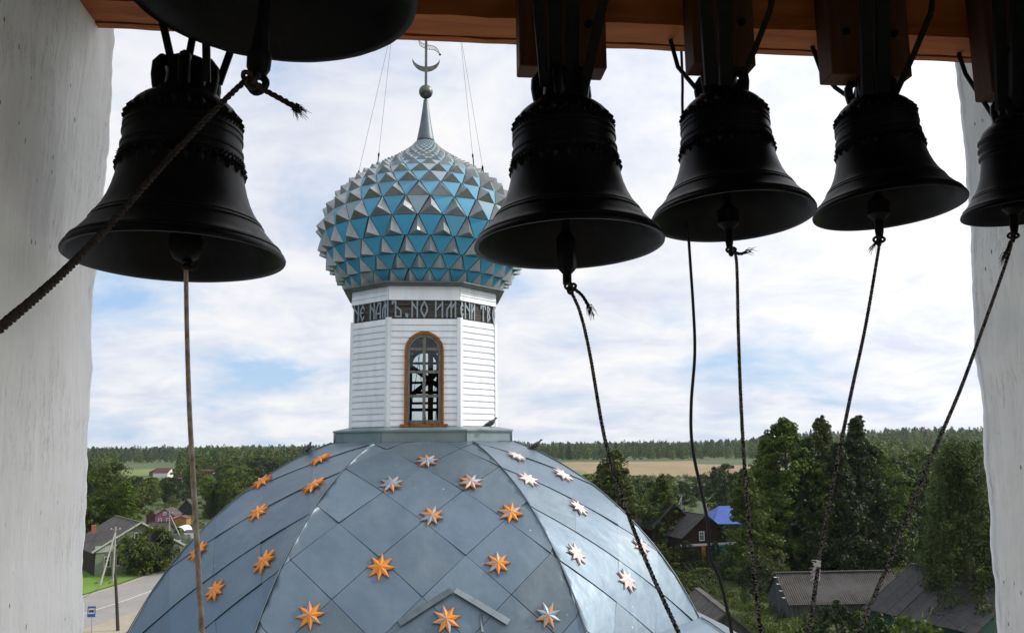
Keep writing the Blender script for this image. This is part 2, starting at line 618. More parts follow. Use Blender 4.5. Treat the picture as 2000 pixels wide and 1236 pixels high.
def tag(o, label=None, cat=None, group=None, kind=None):
    if label:
        o['label'] = label
    if cat:
        o['category'] = cat
    if group:
        o['group'] = group
    if kind:
        o['kind'] = kind
    return o


def thing(name, label, cat, base=(0, 0, 0), group=None):
    o = bpy.data.objects.new(name, None)
    o.empty_display_size = 0.1
    COL.objects.link(o)
    o.location = base
    o['_b'] = tuple(base)
    return tag(o, label, cat, group)


def inst(name, me, parent, mat4):
    o = bpy.data.objects.new(name, me)
    COL.objects.link(o)
    o.parent = parent
    o.matrix_local = mat4
    return o


def lerp(a, b, t):
    return a + (b - a) * t


def interp(x, xs, ys):
    return float(np.interp(x, xs, ys))

# ================================================================== BELFRY
def vnoise(x, y, z, s=1.0):
    from mathutils import noise as mn
    return mn.noise(Vector((x, y, z)) * s)


YF = 2.35          # outer edge of the jambs
YB0, YBS, YB1 = 2.06, 2.172, 2.20   # near edge, seam and far edge of the beam underside
ZB = 1.125         # beam underside


def pillar(name, side, edge, label):
    """edge: photo pixels down the outer edge of the jamb; side -1 left, +1 right"""
    pts = sorted([onY(px, py, YF - 0.04) - Vector((side * 0.006, 0, 0)) for px, py in edge], key=lambda p: p.z)
    zs = [-4.0, -2.0] + [p.z for p in pts] + [2.4]
    xs = [pts[0].x, pts[0].x] + [p.x for p in pts] + [pts[-1].x]
    mb = MB()
    path = []                      # (inward offset, y)
    yb = -2.6 if side < 0 else 1.95
    for y in np.linspace(yb, YF - 0.05, 70 if side < 0 else 24):
        path.append((0.0, float(y)))
    for a in np.linspace(0, math.pi / 2, 7):
        path.append((0.05 * (1 - math.cos(a)) , YF - 0.05 + 0.05 * math.sin(a)))
    for d in np.linspace(0.08, 1.3, 10):
        path.append((float(d), YF))
    path.append((1.3, yb))
    zz = np.concatenate([np.linspace(-3.0, -1.2, 12), np.linspace(-1.18, 1.4, 190), np.linspace(1.45, 2.3, 8)])
    n = len(path)
    for z in zz:
        z = float(z)
        x0 = interp(z, zs, xs)
        for (d, y) in path:
            bumpn = 0.011 * vnoise(x0, y * 1.2, z * 1.6, 2.0) + 0.005 * vnoise(3, y * 2, z, 7) + 0.0025 * vnoise(d * 5, y * 3, z, 24)
            edgew = max(0.0, 1 - abs(y - YF) / 0.12)
            bumpn += edgew * (0.006 * vnoise(9, d, z, 11) + 0.004 * vnoise(5, d, z, 31))
            mb.v.append((x0 + side * d + bumpn, y + 0.006 * vnoise(d, 1, z, 9), z))
    for i in range(len(zz) - 1):
        for k in range(n):
            k2 = (k + 1) % n
            q = (i * n + k, i * n + k2, (i + 1) * n + k2, (i + 1) * n + k)
            mb.f.append(q if side < 0 else q[::-1])
            mb.m.append(0)
    mb.f += [tuple(range(n)), tuple(range((len(zz) - 1) * n, len(zz) * n))[::-1]]
    mb.m += [0, 0]
    o = mb.build(name, M['plaster'], smooth=True)
    return tag(o, label, 'pillar')


pillar('belfry_pillar', -1, [(220, 65), (213, 170), (208, 240), (205, 320), (196, 400), (190, 470), (182, 560),
                             (176, 640), (177, 700), (170, 770), (168, 860), (166, 930), (164, 1010), (160, 1060),
                             (160, 1150), (157, 1236)],
       'rough whitewashed pillar at the left edge, behind the slanting rope')
pillar('belfry_pillar', 1, [(1868, 118), (1879, 200), (1890, 300), (1894, 380), (1901, 450), (1905, 560), (1912, 600),
                            (1914, 690), (1922, 760), (1927, 830), (1928, 900), (1936, 980), (1938, 1060), (1945, 1130),
                            (1951, 1236)],
       'grey shaded whitewashed pillar at the right edge, behind the smallest bell')

XL, XR = -0.93, 1.69
# main beam: two timbers side by side, seen from below
beam = thing('bell_beam', 'orange pine beam spanning between the two white pillars above the bells', 'beam', (0.4, 2.1, ZB))


def timber(name, lo, hi, mat, parent, seg=60, amp=0.0025):
    """a long box along X with slightly uneven long edges"""
    mb = MB()
    x0, y0, z0 = lo
    x1, y1, z1 = hi
    rows = []
    for i in range(seg + 1):
        x = lerp(x0, x1, i / seg)
        j = lambda k: amp * vnoise(x, k, 0, 9) + amp * 0.7 * vnoise(x, k, 3, 40)
        rows.append([(x, y0 + j(1), z0 + j(2)), (x, y1 + j(3), z0 + j(4)), (x, y1 + j(5), z1), (x, y0 + j(6), z1)])
    for r in rows:
        mb.v += r
    for i in range(seg):
        for k in range(4):
            k2 = (k + 1) % 4
            mb.f.append((i * 4 + k, i * 4 + k2, i * 4 + 4 + k2, i * 4 + 4 + k))
            mb.m.append(0)
    mb.f += [(0, 3, 2, 1), (seg * 4, seg * 4 + 1, seg * 4 + 2, seg * 4 + 3)]
    mb.m += [0, 0]
    return mb.build(name, mat, parent)


timber('timber', (XL - 0.3, YB0, ZB), (XR + 0.3, YBS - 0.003, ZB + 0.2), M['pine'], beam)
timber('timber', (XL - 0.3, YBS + 0.001, ZB - 0.004), (XR + 0.3, YB1, ZB + 0.16), M['pine'], beam)

# near beam (out of the frame, carries the front straps and the great bell)
fb = thing('bell_beam', 'sooty dark beam overhead nearest the viewer, carrying the great bell', 'beam', (0.4, 1.7, 1.25))
timber('timber', (XL - 0.3, 1.50, 1.22), (XR + 0.3, 1.84, 1.5), M['darkwood'], fb)

# wall over the opening, ceiling, back wall, floor
mb = MB()
mb.box((XL - 0.35, YB0 + 0.02, ZB + 0.205), (XR + 0.35, YF - 0.01, 2.3))
tag(mb.build('wall_above_opening', M['darkwood']), kind='structure')
mb = MB()
mb.box((XL - 1.3, -2.7, 2.07), (XR + 1.3, YF + 0.3, 2.4))
for i in range(18):
    y = -2.6 + i * 0.28
    mb.box((XL - 1.2, y, 2.0 + 0.006 * (i % 3)), (XR + 1.2, y + 0.272, 2.05))
tag(mb.build('ceiling', M['darkwood']), kind='structure')
mb = MB()
mb.box((XL - 1.2, -2.62, -3), (XR + 1.2, -2.45, 2.3))
tag(mb.build('wall_back', M['darkwood']), kind='structure')
mb = MB()          # right side wall: unseen, with an opening added to light the left pillar
mb.box((XR, -2.6, -3.0), (XR + 0.5, -1.6, 2.3))
mb.box((XR, -1.6, 1.9), (XR + 0.5, 1.945, 2.3))
mb.box((XR, -1.6, -3.0), (XR + 0.5, 1.945, -1.5))
mb.box((XR, 1.30, -1.5), (XR + 0.5, 1.945, 1.9))
tag(mb.build('wall_right', M['plaster']), kind='structure')
mb = MB()
for i in range(30):
    x = XL - 0.6 + i * 0.13
    mb.box((x, -2.6, -1.75), (x + 0.124, YF + 0.15, -1.70))
tag(mb.build('floor', M['floorwood']), kind='structure')
mb = MB()
mb.box((XL - 1.0, -2.7, GZ), (XR + 1.0, YF - 0.2, -3.0))
tag(mb.build('belfry_tower', M['plaster']), 'white belfry tower shaft beneath the bell floor', 'tower')


# ------------------------------------------------------------------ bells
BELL_PROF = [(0.0, 1.000), (0.012, 1.004), (0.030, 0.992), (0.050, 0.962), (0.056, 0.966), (0.068, 0.955), (0.075, 0.935),
             (0.11, 0.885), (0.15, 0.832), (0.185, 0.790), (0.190, 0.796), (0.203, 0.780), (0.208, 0.770), (0.214, 0.774),
             (0.228, 0.755), (0.234, 0.746), (0.28, 0.700), (0.34, 0.655), (0.41, 0.617), (0.48, 0.590), (0.55, 0.572),
             (0.598, 0.562), (0.604, 0.575), (0.620, 0.575), (0.627, 0.560), (0.650, 0.557), (0.655, 0.570), (0.668, 0.570),
             (0.674, 0.555), (0.735, 0.548), (0.740, 0.562), (0.753, 0.562), (0.758, 0.546), (0.778, 0.544), (0.783, 0.558),
             (0.798, 0.557), (0.804, 0.541), (0.86, 0.528), (0.90, 0.508), (0.935, 0.475), (0.965, 0.425), (0.985, 0.36),
             (1.0, 0.27), (1.005, 0.12), (1.005, 0.0001)]


def bell(cx, cy, Y, Dpx, Hr, label, yaw=0.0, lean=(0, 0), orn=True, rods=(), clap=None, name='bell', prof=None, crown=True):
    c = onY(cx, cy, Y)
    D = Dpx / F * c.dot(CF)
    R = D / 2
    H = Hr * D
    root = thing(name, label, 'bell', tuple(c), 'bells hanging in the opening')
    prof = prof or BELL_PROF
    rot = Euler((lean[0], lean[1], yaw)).to_matrix()

    def W(p):
        return rot @ Vector(p) + c
    mb = MB()
    outer = [(r * R, h * H) for h, r in prof]
    inner = [(0.0001, 0.93 * H), (0.2 * R, 0.92 * H), (0.42 * R, 0.84 * H), (0.48 * R, 0.6 * H), (0.56 * R, 0.4 * H), (0.70 * R, 0.21 * H), (0.86 * R, 0.075 * H), (0.945 * R, 0.012 * H), (0.985 * R, -0.001 * H)]
    mb.lathe(inner + outer, 112)
    # casting roughness
    vs = []
    for v in mb.v:
        p = Vector(v)
        k = 1 + (0.004 if crown else 0.007) * vnoise(p.x, p.y, p.z, 14 if crown else 26)
        vs.append(tuple(W((p.x * k, p.y * k, p.z))))
    mb.v = vs
    mb.build('body', M['bronze'], root, auto=38)
    if orn:
        for up, hb, hs in ((True, 0.822, 0.085), (False, 0.585, -0.085)):
            mb = MB()
            n = 64
            rr = lambda h: interp(h, [q[0] for q in prof], [q[1] for q in prof]) * R
            for row in (0.0, 0.018 if up else -0.018):
                h = hb + row * (-1)
                for k in range(n):
                    a = 2 * math.pi * (k + (0.5 if row else 0)) / n
                    r = rr(h)
                    s_ = 0.016 * R
                    p = Vector((r * math.cos(a), r * math.sin(a), h * H))
                    nx = Vector((math.cos(a), math.sin(a), 0))
                    tx = Vector((-math.sin(a), math.cos(a), 0))
                    zz = Vector((0, 0, 1))
                    vs = [p + nx * s_ * 1.3, p + tx * s_, p + zz * s_, p - tx * s_, p - zz * s_]
                    mb.add([W(q) for q in vs], [(0, 1, 2), (0, 2, 3), (0, 3, 4), (0, 4, 1)])
            m = 26
            for k in range(m):
                a = 2 * math.pi * k / m
                for (da, h0, h1, w) in ((0, hb, hb + hs, 0.075), (0.5, hb, hb + hs * 0.62, 0.06), (0.25, hb + hs * 0.1, hb + hs * 0.5, 0.03), (0.75, hb + hs * 0.1, hb + hs * 0.5, 0.03)):
                    aa = a + da * 2 * math.pi / m
                    nx = Vector((math.cos(aa), math.sin(aa), 0))
                    tx = Vector((-math.sin(aa), math.cos(aa), 0))
                    mid = (h0 * 0.45 + h1 * 0.55)
                    P = lambda h, t, e: nx * (rr(h) + e * R) + tx * t * R + Vector((0, 0, h * H))
                    vs = [P(h0, 0, 0.004), P(mid, w / 2, 0.004), P(h1, 0, 0.006), P(mid, -w / 2, 0.004), P(mid, 0, 0.040)]
                    mb.add([W(q) for q in vs], [(0, 1, 4), (1, 2, 4), (2, 3, 4), (3, 0, 4)])
            mb.build('ornament_band', M['bronze'], root)
    if crown:
        cr = 0.26 * R
        mb = MB()
        mb.lathe([(cr * 1.25, 0.995 * H), (cr * 1.2, 1.03 * H), (cr * 0.85, 1.05 * H), (cr * 0.75, 1.16 * H), (cr * 0.8, 1.20 * H), (cr * 0.7, 1.25 * H), (0.0001, 1.26 * H)], 16)
        mb.v = [tuple(W(v)) for v in mb.v]
        mb.build('crown_stem', M['bronze'], root, auto=40)
        for k in range(6):
            a = yaw + k * math.pi / 3 + 0.3
            mb = MB()
            pts = []
            for (q, z) in ((0.98, 0.99), (1.08, 1.05), (1.14, 1.11), (1.12, 1.17), (0.95, 1.21), (0.7, 1.21), (0.5, 1.18)):
                pts.append(W((cr * q * math.cos(a), cr * q * math.sin(a), z * H)))
            mb.tube(pts, [0.032 * D] * 2 + [0.031 * D] * 3 + [0.028 * D] * 2, 8)
            mb.build('crown_loop', M['bronze'], root, auto=50)
    for rod in rods:
        mb = MB()
        pts = [onY(*q) for q in rod[0]]
        if rod[2] == 'flat':
            for a, b in zip(pts[:-1], pts[1:]):
                mb.bar(a, b, rod[1] * 2, rod[1] * 0.7, up=(0, 1, 0))
            mb.build('hanger_strap', M['iron'], root)
        else:
            mb.tube(pts, rod[1], 10)
            mb.build('hanger_rod', M['iron'], root, auto=60)
    if clap:
        mb = MB()
        kind, px, py0, py1 = clap
        b = onY(px, py1, Y)
        t = W((0, 0, 0.9 * H))
        d = (t - b)
        q = lambda s_: b + d.normalized() * s_
        if kind == 'block':
            w = 0.052 * D
            mb.tube([q(-0.0), q(0.03)], [0.011, 0.011], 10)
            mb.tube([q(0.026), q(0.040), q(0.115), q(0.13)], [0.012, w, w, 0.014], 6)
            mb.tube([q(0.12), t], 0.011, 8)
        elif kind == 'ball':
            mb.tube([q(-0.005), q(0.02)], 0.010, 10)
            mb.tube([q(0.01), q(0.02), q(0.035), q(0.055), q(0.075), q(0.09), q(0.10)], [0.012, 0.028, 0.036, 0.040, 0.036, 0.026, 0.014], 16)
            mb.tube([q(0.09), t], 0.011, 8)
        else:
            mb.tube([q(0.0), q(0.02), q(0.05)], [0.008, 0.011, 0.011], 10)
            mb.tube([q(0.05), q(0.065), q(0.10), q(0.115)], [0.012, 0.028, 0.028, 0.012], 12)
            mb.tube([q(0.11), t], 0.010, 8)
        mb.build('clapper', M['iron'], root, auto=40)
    return root, c, D, H


B = {}
B['b1'] = bell(346, 507, 2.00, 408, 0.815, 'large bell at left hanging below the great bell, with a pale straight rope', 0.2, lean=(-0.03, 0.0),
               rods=[([(345, 165, 1.96), (318, 45, 1.93), (300, -40, 1.9)], 0.0088, 'flat'), ([(366, 128, 2.06), (386, 20, 2.08)], 0.0088, 'flat'),
                     ([(404, 160, 1.90), (402, 40, 1.84)], 0.0088, 'flat'), ([(427, 165, 2.0), (470, 45, 2.05)], 0.0088, 'flat')],
               clap=('ball', 363, 500, 520))
B['b2'] = bell(1111, 482, 1.95, 370, 0.785, 'middle bell in front of the blue onion dome, with an octagonal clapper end', 0.5, lean=(-0.04, 0.0),
               rods=[([(1064, 170, 1.92), (1047, -30, 1.80)], 0.012, 'flat'), ([(1141, 172, 1.92), (1183, -20, 1.80)], 0.012, 'flat'),
                     ([(1085, 170, 1.94), (1082, -60, 1.82)], 0.016, 'flat'), ([(1117, 170, 1.94), (1119, -60, 1.82)], 0.016, 'flat')],
               clap=('block', 1108, 500, 555))
B['b3'] = bell(1430, 427, 2.03, 313, 0.80, 'second bell right of the onion dome, touching the rim of the middle bell', 0.1, lean=(-0.06, 0.0),
               rods=[([(1362, 176, 2.04), (1324, 131, 2.12), (1306, 66, 2.15), (1300, 30, 2.15)], 0.0062, 'round'),
                     ([(1388, 165, 1.96), (1374, -60, 1.82)], 0.016, 'flat'), ([(1418, 165, 1.96), (1414, -60, 1.82)], 0.018, 'flat'),
                     ([(1441, 170, 2.0), (1473, 100, 1.92), (1505, 18, 1.85), (1512, -30, 1.8)], 0.0072, 'flat')],
               clap=('pin', 1425, 450, 484))
B['b4'] = bell(1735, 410, 2.00, 280, 0.80, 'third bell right of the onion dome, its rope knotted in a round ball', 0.7, lean=(-0.06, 0.0),
               rods=[([(1672, 200, 2.02), (1632, 172, 2.10), (1604, 140, 2.14), (1586, 90, 2.15), (1580, 40, 2.16)], 0.0062, 'round'),
                     ([(1694, 185, 1.95), (1690, -60, 1.82)], 0.016, 'flat'), ([(1724, 185, 1.95), (1724, -60, 1.82)], 0.018, 'flat'),
                     ([(1740, 205, 1.98), (1783, 110, 1.92), (1818, 26, 1.86), (1824, -20, 1.82)], 0.0072, 'flat')],
               clap=('pin', 1718, 440, 466))
PROF5 = [(h, r) for h, r in BELL_PROF if h < 0.59] + [(0.60, 0.565), (0.615, 0.60), (0.64, 0.60), (0.66, 0.57), (0.69, 0.565), (0.705, 0.60), (0.73, 0.60),
                                                     (0.75, 0.565), (0.775, 0.56), (0.79, 0.595), (0.815, 0.59), (0.83, 0.55), (0.87, 0.53), (0.91, 0.49), (0.95, 0.42), (0.98, 0.34), (1.0, 0.24), (1.005, 0.0001)]
B['b5'] = bell(1993, 417, 1.98, 208, 0.90, 'smallest bell at the right edge, hanging before the right pillar', 0.3, orn=False, prof=PROF5,
               rods=[([(1940, 228, 2.02), (1912, 185, 2.08), (1886, 145, 2.13), (1874, 110, 2.15), (1868, 70, 2.16)], 0.0062, 'round'),
                     ([(1957, 215, 1.95), (1949, -60, 1.82)], 0.016, 'flat'), ([(1987, 215, 1.95), (1987, -60, 1.82)], 0.018, 'flat')],
               clap=('pin', 1981, 420, 455))
B['big'] = bell(535, -4, 1.60, 556, 0.74, 'great bell overhead at upper left, only its dark mouth and lip showing', 0.0, crown=False,
                rods=[([(500, -260, 1.58), (500, -330, 1.62)], 0.02, 'flat'), ([(570, -260, 1.58), (570, -330, 1.62)], 0.02, 'flat')])

# great bell clapper, hanging below the mouth with an eye for the rope
mb = MB()
Yc = 1.55
cb = onY(503, 150, Yc)
topc = B['big'][1] + Vector((0, 0, 0.3))
mb.tube([topc, lerp(cb, topc, 0.25), lerp(cb, topc, 0.12)], [0.010, 0.012, 0.018], 12)
mb.tube([lerp(cb, topc, 0.13), lerp(cb, topc, 0.09), lerp(cb, topc, 0.04), lerp(cb, topc, 0.0)], [0.015, 0.024, 0.023, 0.014], 14)
ring = []
for k in range(17):
    a = 2 * math.pi * k / 16
    ring.append(cb + CR * (0.016 * math.cos(a)) + CU * (0.016 * math.sin(a) - 0.014) + CF * 0.004 * math.sin(2 * a))
mb.tube(ring, 0.0075, 8, caps=False)
mb.build('clapper', M['iron'], B['big'][0], auto=45)

# ------------------------------------------------------------------ wooden blocks between the beams
def block(px0, px1, yl, yr, label, depth=0.075):
    """front face lower edge from (px0, yl) to (px1, yr) at the near face"""
    Yn = YB0 - depth - 0.002
    a = onY(px0, yl, Yn)
    b = onY(px1, yr, Yn)
    z = (a.z + b.z) / 2
    root = thing('wooden_block', label, 'block', (a.x, Yn, z), 'pine blocks fixed to the beam above the bells')
    mb = MB()
    bm = bmesh.new()
    mb.box((a.x, Yn, z), (b.x, YB0 - 0.002, ZB + 0.3))
    o = mb.build('plank', M['pineY'], root)
    bm.from_mesh(o.data)
    bmesh.ops.bevel(bm, geom=list(bm.edges), offset=0.003, segments=1, affect='EDGES')
    bm.to_mesh(o.data)
    bm.free()
    mb = MB()
    for (fx, fz) in ((0.2, 0.12), (0.8, 0.12), (0.5, 0.2)):
        x = lerp(a.x, b.x, fx)
        mb.tube([Vector((x, Yn - 0.008, z + fz)), Vector((x, Yn + 0.004, z + fz))], 0.011, 6)
    mb.build('bolt_heads', M['iron'], root)
    return root


block(1015, 1186, 127, 135, 'pine block above the middle bell, in front of the beam')
block(1356, 1477, 128, 126, 'pine block above the bell touching the middle bell')
block(1626, 1783, 144, 150, 'pine block above the third bell right of the dome')
block(1939, 2110, 179, 186, 'pine block above the smallest bell near the right pillar')


# ------------------------------------------------------------------ ropes
def smoothpath(pts, n):
    """Catmull-Rom through pts"""
    P = [Vector(p) for p in pts]
    P = [P[0] * 2 - P[1]] + P + [P[-1] * 2 - P[-2]]
    out = []
    segs = len(P) - 3
    for i in range(n + 1):
        u = min(i / n * segs, segs - 1e-6)
        k = int(u)
        t = u - k
        a, b, c, d = P[k:k + 4]
        out.append(0.5 * ((2 * b) + (c - a) * t + (2 * a - 5 * b + 4 * c - d) * t * t + (3 * b - a - 3 * c + d) * t ** 3))
    return out


def strand_rope(mb, pts, r, pitch, strands=3, fray=0.0):
    """twisted strands round a centre line"""
    L_ = [0.0]
    for a, b in zip(pts[:-1], pts[1:]):
        L_.append(L_[-1] + (b - a).length)
    tot = L_[-1]
    n = max(12, int(tot / pitch * 9))
    arr = np.array([tuple(p) for p in pts])
    S = np.linspace(0, tot, n)
    C = np.stack([np.interp(S, L_, arr[:, i]) for i in range(3)], 1)
    T = np.gradient(C, axis=0)
    T /= np.linalg.norm(T, axis=1)[:, None] + 1e-9
    ref = np.array([0.3, 0.2, 0.93])
    ref = ref if abs(T[0] @ ref) < 0.9 else np.array([1.0, 0, 0])
    for s in range(strands):
        path = []
        for i in range(n):
            x = ref - T[i] * (ref @ T[i])
            x /= np.linalg.norm(x)
            y = np.cross(T[i], x)
            a = 2 * math.pi * (S[i] / pitch + s / strands)
            path.append(Vector(C[i] + (x * math.cos(a) + y * math.sin(a)) * r * 0.52))
        mb.tube(path, r * 0.56, 5)


def knot(mb, c, size, r):
    pts = []
    for k in range(40):
        t = 2 * math.pi * k / 39
        p = CR * (math.sin(t) + 2 * math.sin(2 * t)) + CU * (math.cos(t) - 2 * math.cos(2 * t)) + CF * (-math.sin(3 * t)) * 1.3
        pts.append(c + p * (size / 3.0))
    mb.tube(pts, r, 7, caps=False)


def frayed(mb, p, d, n, ln, r=0.0007, seed=1):
    q = random.Random(seed)
    for i in range(n):
        a = Vector(p) + Vector((q.uniform(-1, 1), q.uniform(-1, 1), q.uniform(-1, 1))) * 0.006
        dd = (Vector(d).normalized() + Vector((q.uniform(-1, 1), q.uniform(-1, 1), q.uniform(-1, 1))) * 0.55).normalized()
        l = ln * q.uniform(0.4, 1)
        mb.tube([a, a + dd * l * 0.5, a + dd * l + Vector((0, 0, -0.2 * l))], [r * 1.4, r, r * 0.5], 3)


def rope(label, path, r, mat, knot_at=None, ksize=0.02, tail=None, pitch=0.03, name='bell_rope', plain=False, fray=None):
    pts = smoothpath([onY(*p) for p in path], 60)
    root = thing(name, label, 'rope', tuple(pts[0]), 'ropes tied to the bell clappers')
    mb = MB()
    if plain:
        w = [r * (1 + 0.06 * vnoise(i * 0.7, 0, 0)) for i in range(len(pts))]
        mb.tube(pts, w, 10)
        mb.build('cord', mat, root, auto=60)
    else:
        strand_rope(mb, pts, r, pitch)
        mb.build('cord', mat, root, auto=60)
    if knot_at:
        mb = MB()
        knot(mb, onY(*knot_at), ksize, r * 0.85)
        mb.build('knot', M['rope'], root, auto=70)
    if tail:
        mb = MB()
        tp = smoothpath([onY(*p) for p in tail], 14)
        strand_rope(mb, tp, r * 1.0, pitch)
        d = tp[-1] - tp[-3]
        frayed(mb, tp[-1], d, fray or 30, 0.03, seed=len(label))
        mb.build('frayed_end', M['rope'], root, auto=70)
    return root


rope('thick brown rope slanting down left from the great bell clapper across the left bell',
     [(484, 154, 1.53), (440, 195, 1.50), (330, 310, 1.38), (200, 455, 1.18), (110, 545, 1.02), (0, 640, 0.84), (-160, 770, 0.66)],
     0.0055, M['rope'], (490, 155, 1.52), 0.017, [(496, 160, 1.52), (520, 178, 1.51), (550, 194, 1.50), (574, 208, 1.49)], 0.04, fray=60)
rope('pale straight rope hanging from the left bell in front of the dome',
     [(363, 512, 2.0), (365, 640, 1.93), (370, 800, 1.83), (379, 960, 1.72), (388, 1120, 1.6), (396, 1260, 1.5)],
     0.0052, M['rope_pale'], (366, 517, 1.99), 0.011, [(366, 519, 1.98), (376, 525, 1.97), (383, 521, 1.97)], plain=True, fray=10)
rope('braided rope slanting down from the middle bell over the pale side of the dome',
     [(1112, 562, 1.95), (1133, 610, 1.93), (1152, 690, 1.88), (1180, 850, 1.76), (1212, 960, 1.68), (1258, 1085, 1.59), (1328, 1240, 1.48), (1345, 1270, 1.46)],
     0.0042, M['rope_grey'], (1114, 562, 1.94), 0.014, [(1118, 562, 1.93), (1136, 576, 1.93), (1150, 598, 1.93)], 0.026)
rope('braided rope hanging almost straight from the bell touching the middle bell',
     [(1425, 488, 2.03), (1438, 505, 2.0), (1442, 640, 1.93), (1447, 780, 1.84), (1455, 920, 1.74), (1466, 1050, 1.65), (1486, 1240, 1.52), (1490, 1270, 1.5)],
     0.0042, M['rope_grey'], (1428, 490, 2.02), 0.012, [(1432, 492, 2.01), (1446, 496, 2.01), (1458, 492, 2.01)], 0.026, fray=16)
rope('braided rope slanting down left from the third bell, with a white feather stuck on it',
     [(1718, 470, 2.0), (1714, 500, 1.98), (1690, 640, 1.91), (1662, 770, 1.82), (1632, 920, 1.72), (1604, 1070, 1.62), (1580, 1240, 1.5), (1576, 1270, 1.48)],
     0.0042, M['rope_grey'], (1717, 470, 1.99), 0.014, [(1713, 474, 1.98), (1707, 479, 1.98)], 0.026, fray=14)
rope('braided rope slanting far down left from the smallest bell across the right pillar',
     [(1979, 462, 1.98), (1966, 510, 1.95), (1920, 640, 1.88), (1876, 760, 1.8), (1816, 900, 1.7), (1752, 1060, 1.59), (1676, 1240, 1.46), (1664, 1270, 1.44)],
     0.0042, M['rope_grey'], (1979, 462, 1.97), 0.013, [(1974, 470, 1.96), (1969, 485, 1.96), (1963, 497, 1.955)], 0.026, fray=20)
# electric cable behind the bells
mb = MB()
cabl = smoothpath([onY(*p) for p in [(1330, 80, 2.21), (1333, 160, 2.2), (1333, 215, 2.2), (1338, 340, 2.2), (1346, 480, 2.18), (1354, 600, 2.14), (1357, 690, 2.1),
                                     (1350, 790, 2.06), (1352, 870, 2.02), (1370, 960, 1.98), (1382, 1020, 1.95), (1387, 1085, 1.92), (1405, 1130, 1.89), (1418, 1180, 1.86), (1430, 1240, 1.82), (1434, 1270, 1.8)]], 120)
mb.tube(cabl, 0.0042, 8)
tag(mb.build('electric_cable', M['wire'], auto=60), 'thin black wavy cable hanging behind the bell that touches the middle bell', 'cable')
# feather caught on the rope
mb = MB()
fr = random.Random(3)
fc = onY(1597, 1108, 1.60)
for i in range(90):
    a = fc + CU * fr.uniform(-0.017, 0.017) + CR * fr.uniform(-0.004, 0.004) - CF * 0.006
    d = -CR * fr.uniform(0.3, 1.0) + CU * fr.uniform(-0.9, 0.5) - CF * fr.uniform(0.0, 0.6)
    l = fr.uniform(0.008, 0.018)
    n = CF.cross(d).normalized() * 0.0012
    mb.add([a - n, a + n, a + d.normalized() * l + n * 0.3, a + d.normalized() * l - n * 0.3], [(0, 1, 2, 3)])
M['feather'] = basic('white_feather_down', (0.8, 0.8, 0.8), None, 5, 0.9)
tag(mb.build('white_feather', M['feather']), 'small white feather tuft stuck on the rope of the third bell', 'feather')

# ================================================================== CHURCH
AX, AY = -0.03, 16.0
CH = thing('church', 'white church crossing with a grey star covered dome and a blue spiked onion cupola', 'church', (AX, AY, GZ))
CB = Vector((AX, AY, GZ))

# --- big eight-sided dome: half width a(z) of the cardinal faces, k = half width of a cardinal face / a
KD = 0.51
DZ = [0.02, -0.08, -0.35, -0.72, -1.20, -1.71, -2.21, -2.79, -3.1]
DA = [1.62, 1.90, 2.38, 2.92, 3.41, 3.85, 4.17, 4.46, 4.58]
_zz = np.linspace(-3.1, 0.02, 400)


def _smooth_profile():
    zs = np.array(DZ[::-1])
    as_ = np.array(DA[::-1])
    # monotone cubic through a fine polyfit of a^2 keeps the shoulder round
    c = np.polyfit(zs, as_ ** 2, 3)
    fit = np.sqrt(np.polyval(c, _zz))
    lin = np.interp(_zz, zs, as_)
    return 0.6 * fit + 0.4 * lin


_aa = _smooth_profile()
_ker = np.hanning(41)
_ker /= _ker.sum()
_pad = np.concatenate([_aa[0] - (_aa[20:0:-1] - _aa[0]), _aa, _aa[-1] * 2 - _aa[-2:-22:-1]])
_aa = np.convolve(_pad, _ker, 'valid')


def dome_a(z):
    return float(np.interp(z, _zz, _aa))


DIAG = 1 / math.sqrt(2)


class Face:
    """one of the eight dome faces; (u, s) -> point, s = arc length down from the top"""

    def __init__(s, idx):
        a = -math.pi / 2 + idx * math.pi / 4      # 0 = towards the viewer, 1 = right diagonal ...
        s.n = Vector((math.cos(a), math.sin(a), 0))
        s.t = Vector((-math.sin(a), math.cos(a), 0))
        s.card = idx % 2 == 0
        s.left = idx in (5, 6, 7)
        z = _zz[::-1]
        a_ = _aa[::-1]
        s.A = a_ if s.card else a_ * (1 + KD) * DIAG
        s.Bw = a_ * KD if s.card else a_ * (1 - KD) * DIAG
        s.z = z
        ds = np.hypot(np.diff(s.A), np.diff(z))
        s.s = np.concatenate([[0], np.cumsum(ds)])
        s.len = s.s[-1]

    def half(s, q):
        return float(np.interp(q, s.s, s.Bw))

    def pos(s, u, q, off=0.0):
        A = float(np.interp(q, s.s, s.A))
        z = float(np.interp(q, s.s, s.z))
        A2 = float(np.interp(q + 0.03, s.s, s.A))
        z2 = float(np.interp(q + 0.03, s.s, s.z))
        A1 = float(np.interp(q - 0.03, s.s, s.A))
        z1 = float(np.interp(q - 0.03, s.s, s.z))
        nn = Vector((-(z2 - z1), 0, A2 - A1)).normalized()       # (radial, -, z)
        return Vector((AX, AY, 0)) + s.n * (A + nn.x * off) + s.t * u + Vector((0, 0, z + nn.z * off))

    def normal(s, u, q):
        return (s.pos(u, q, 0.1) - s.pos(u, q, 0.0)).normalized()


FACES = [Face(i) for i in range(8)]
mb = MB()
for i in range(8):
    f = FACES[i]
    rows = 40
    o = len(mb.v)
    for r in range(rows + 1):
        q = f.len * r / rows
        h = f.half(q)
        mb.v += [tuple(f.pos(-h, q, -0.012)), tuple(f.pos(h, q, -0.012))]
    for r in range(rows):
        mb.f.append((o + 2 * r, o + 2 * r + 2, o + 2 * r + 3, o + 2 * r + 1))
        mb.m.append(0)
dome = mb.build('main_dome', M['core'], CH)

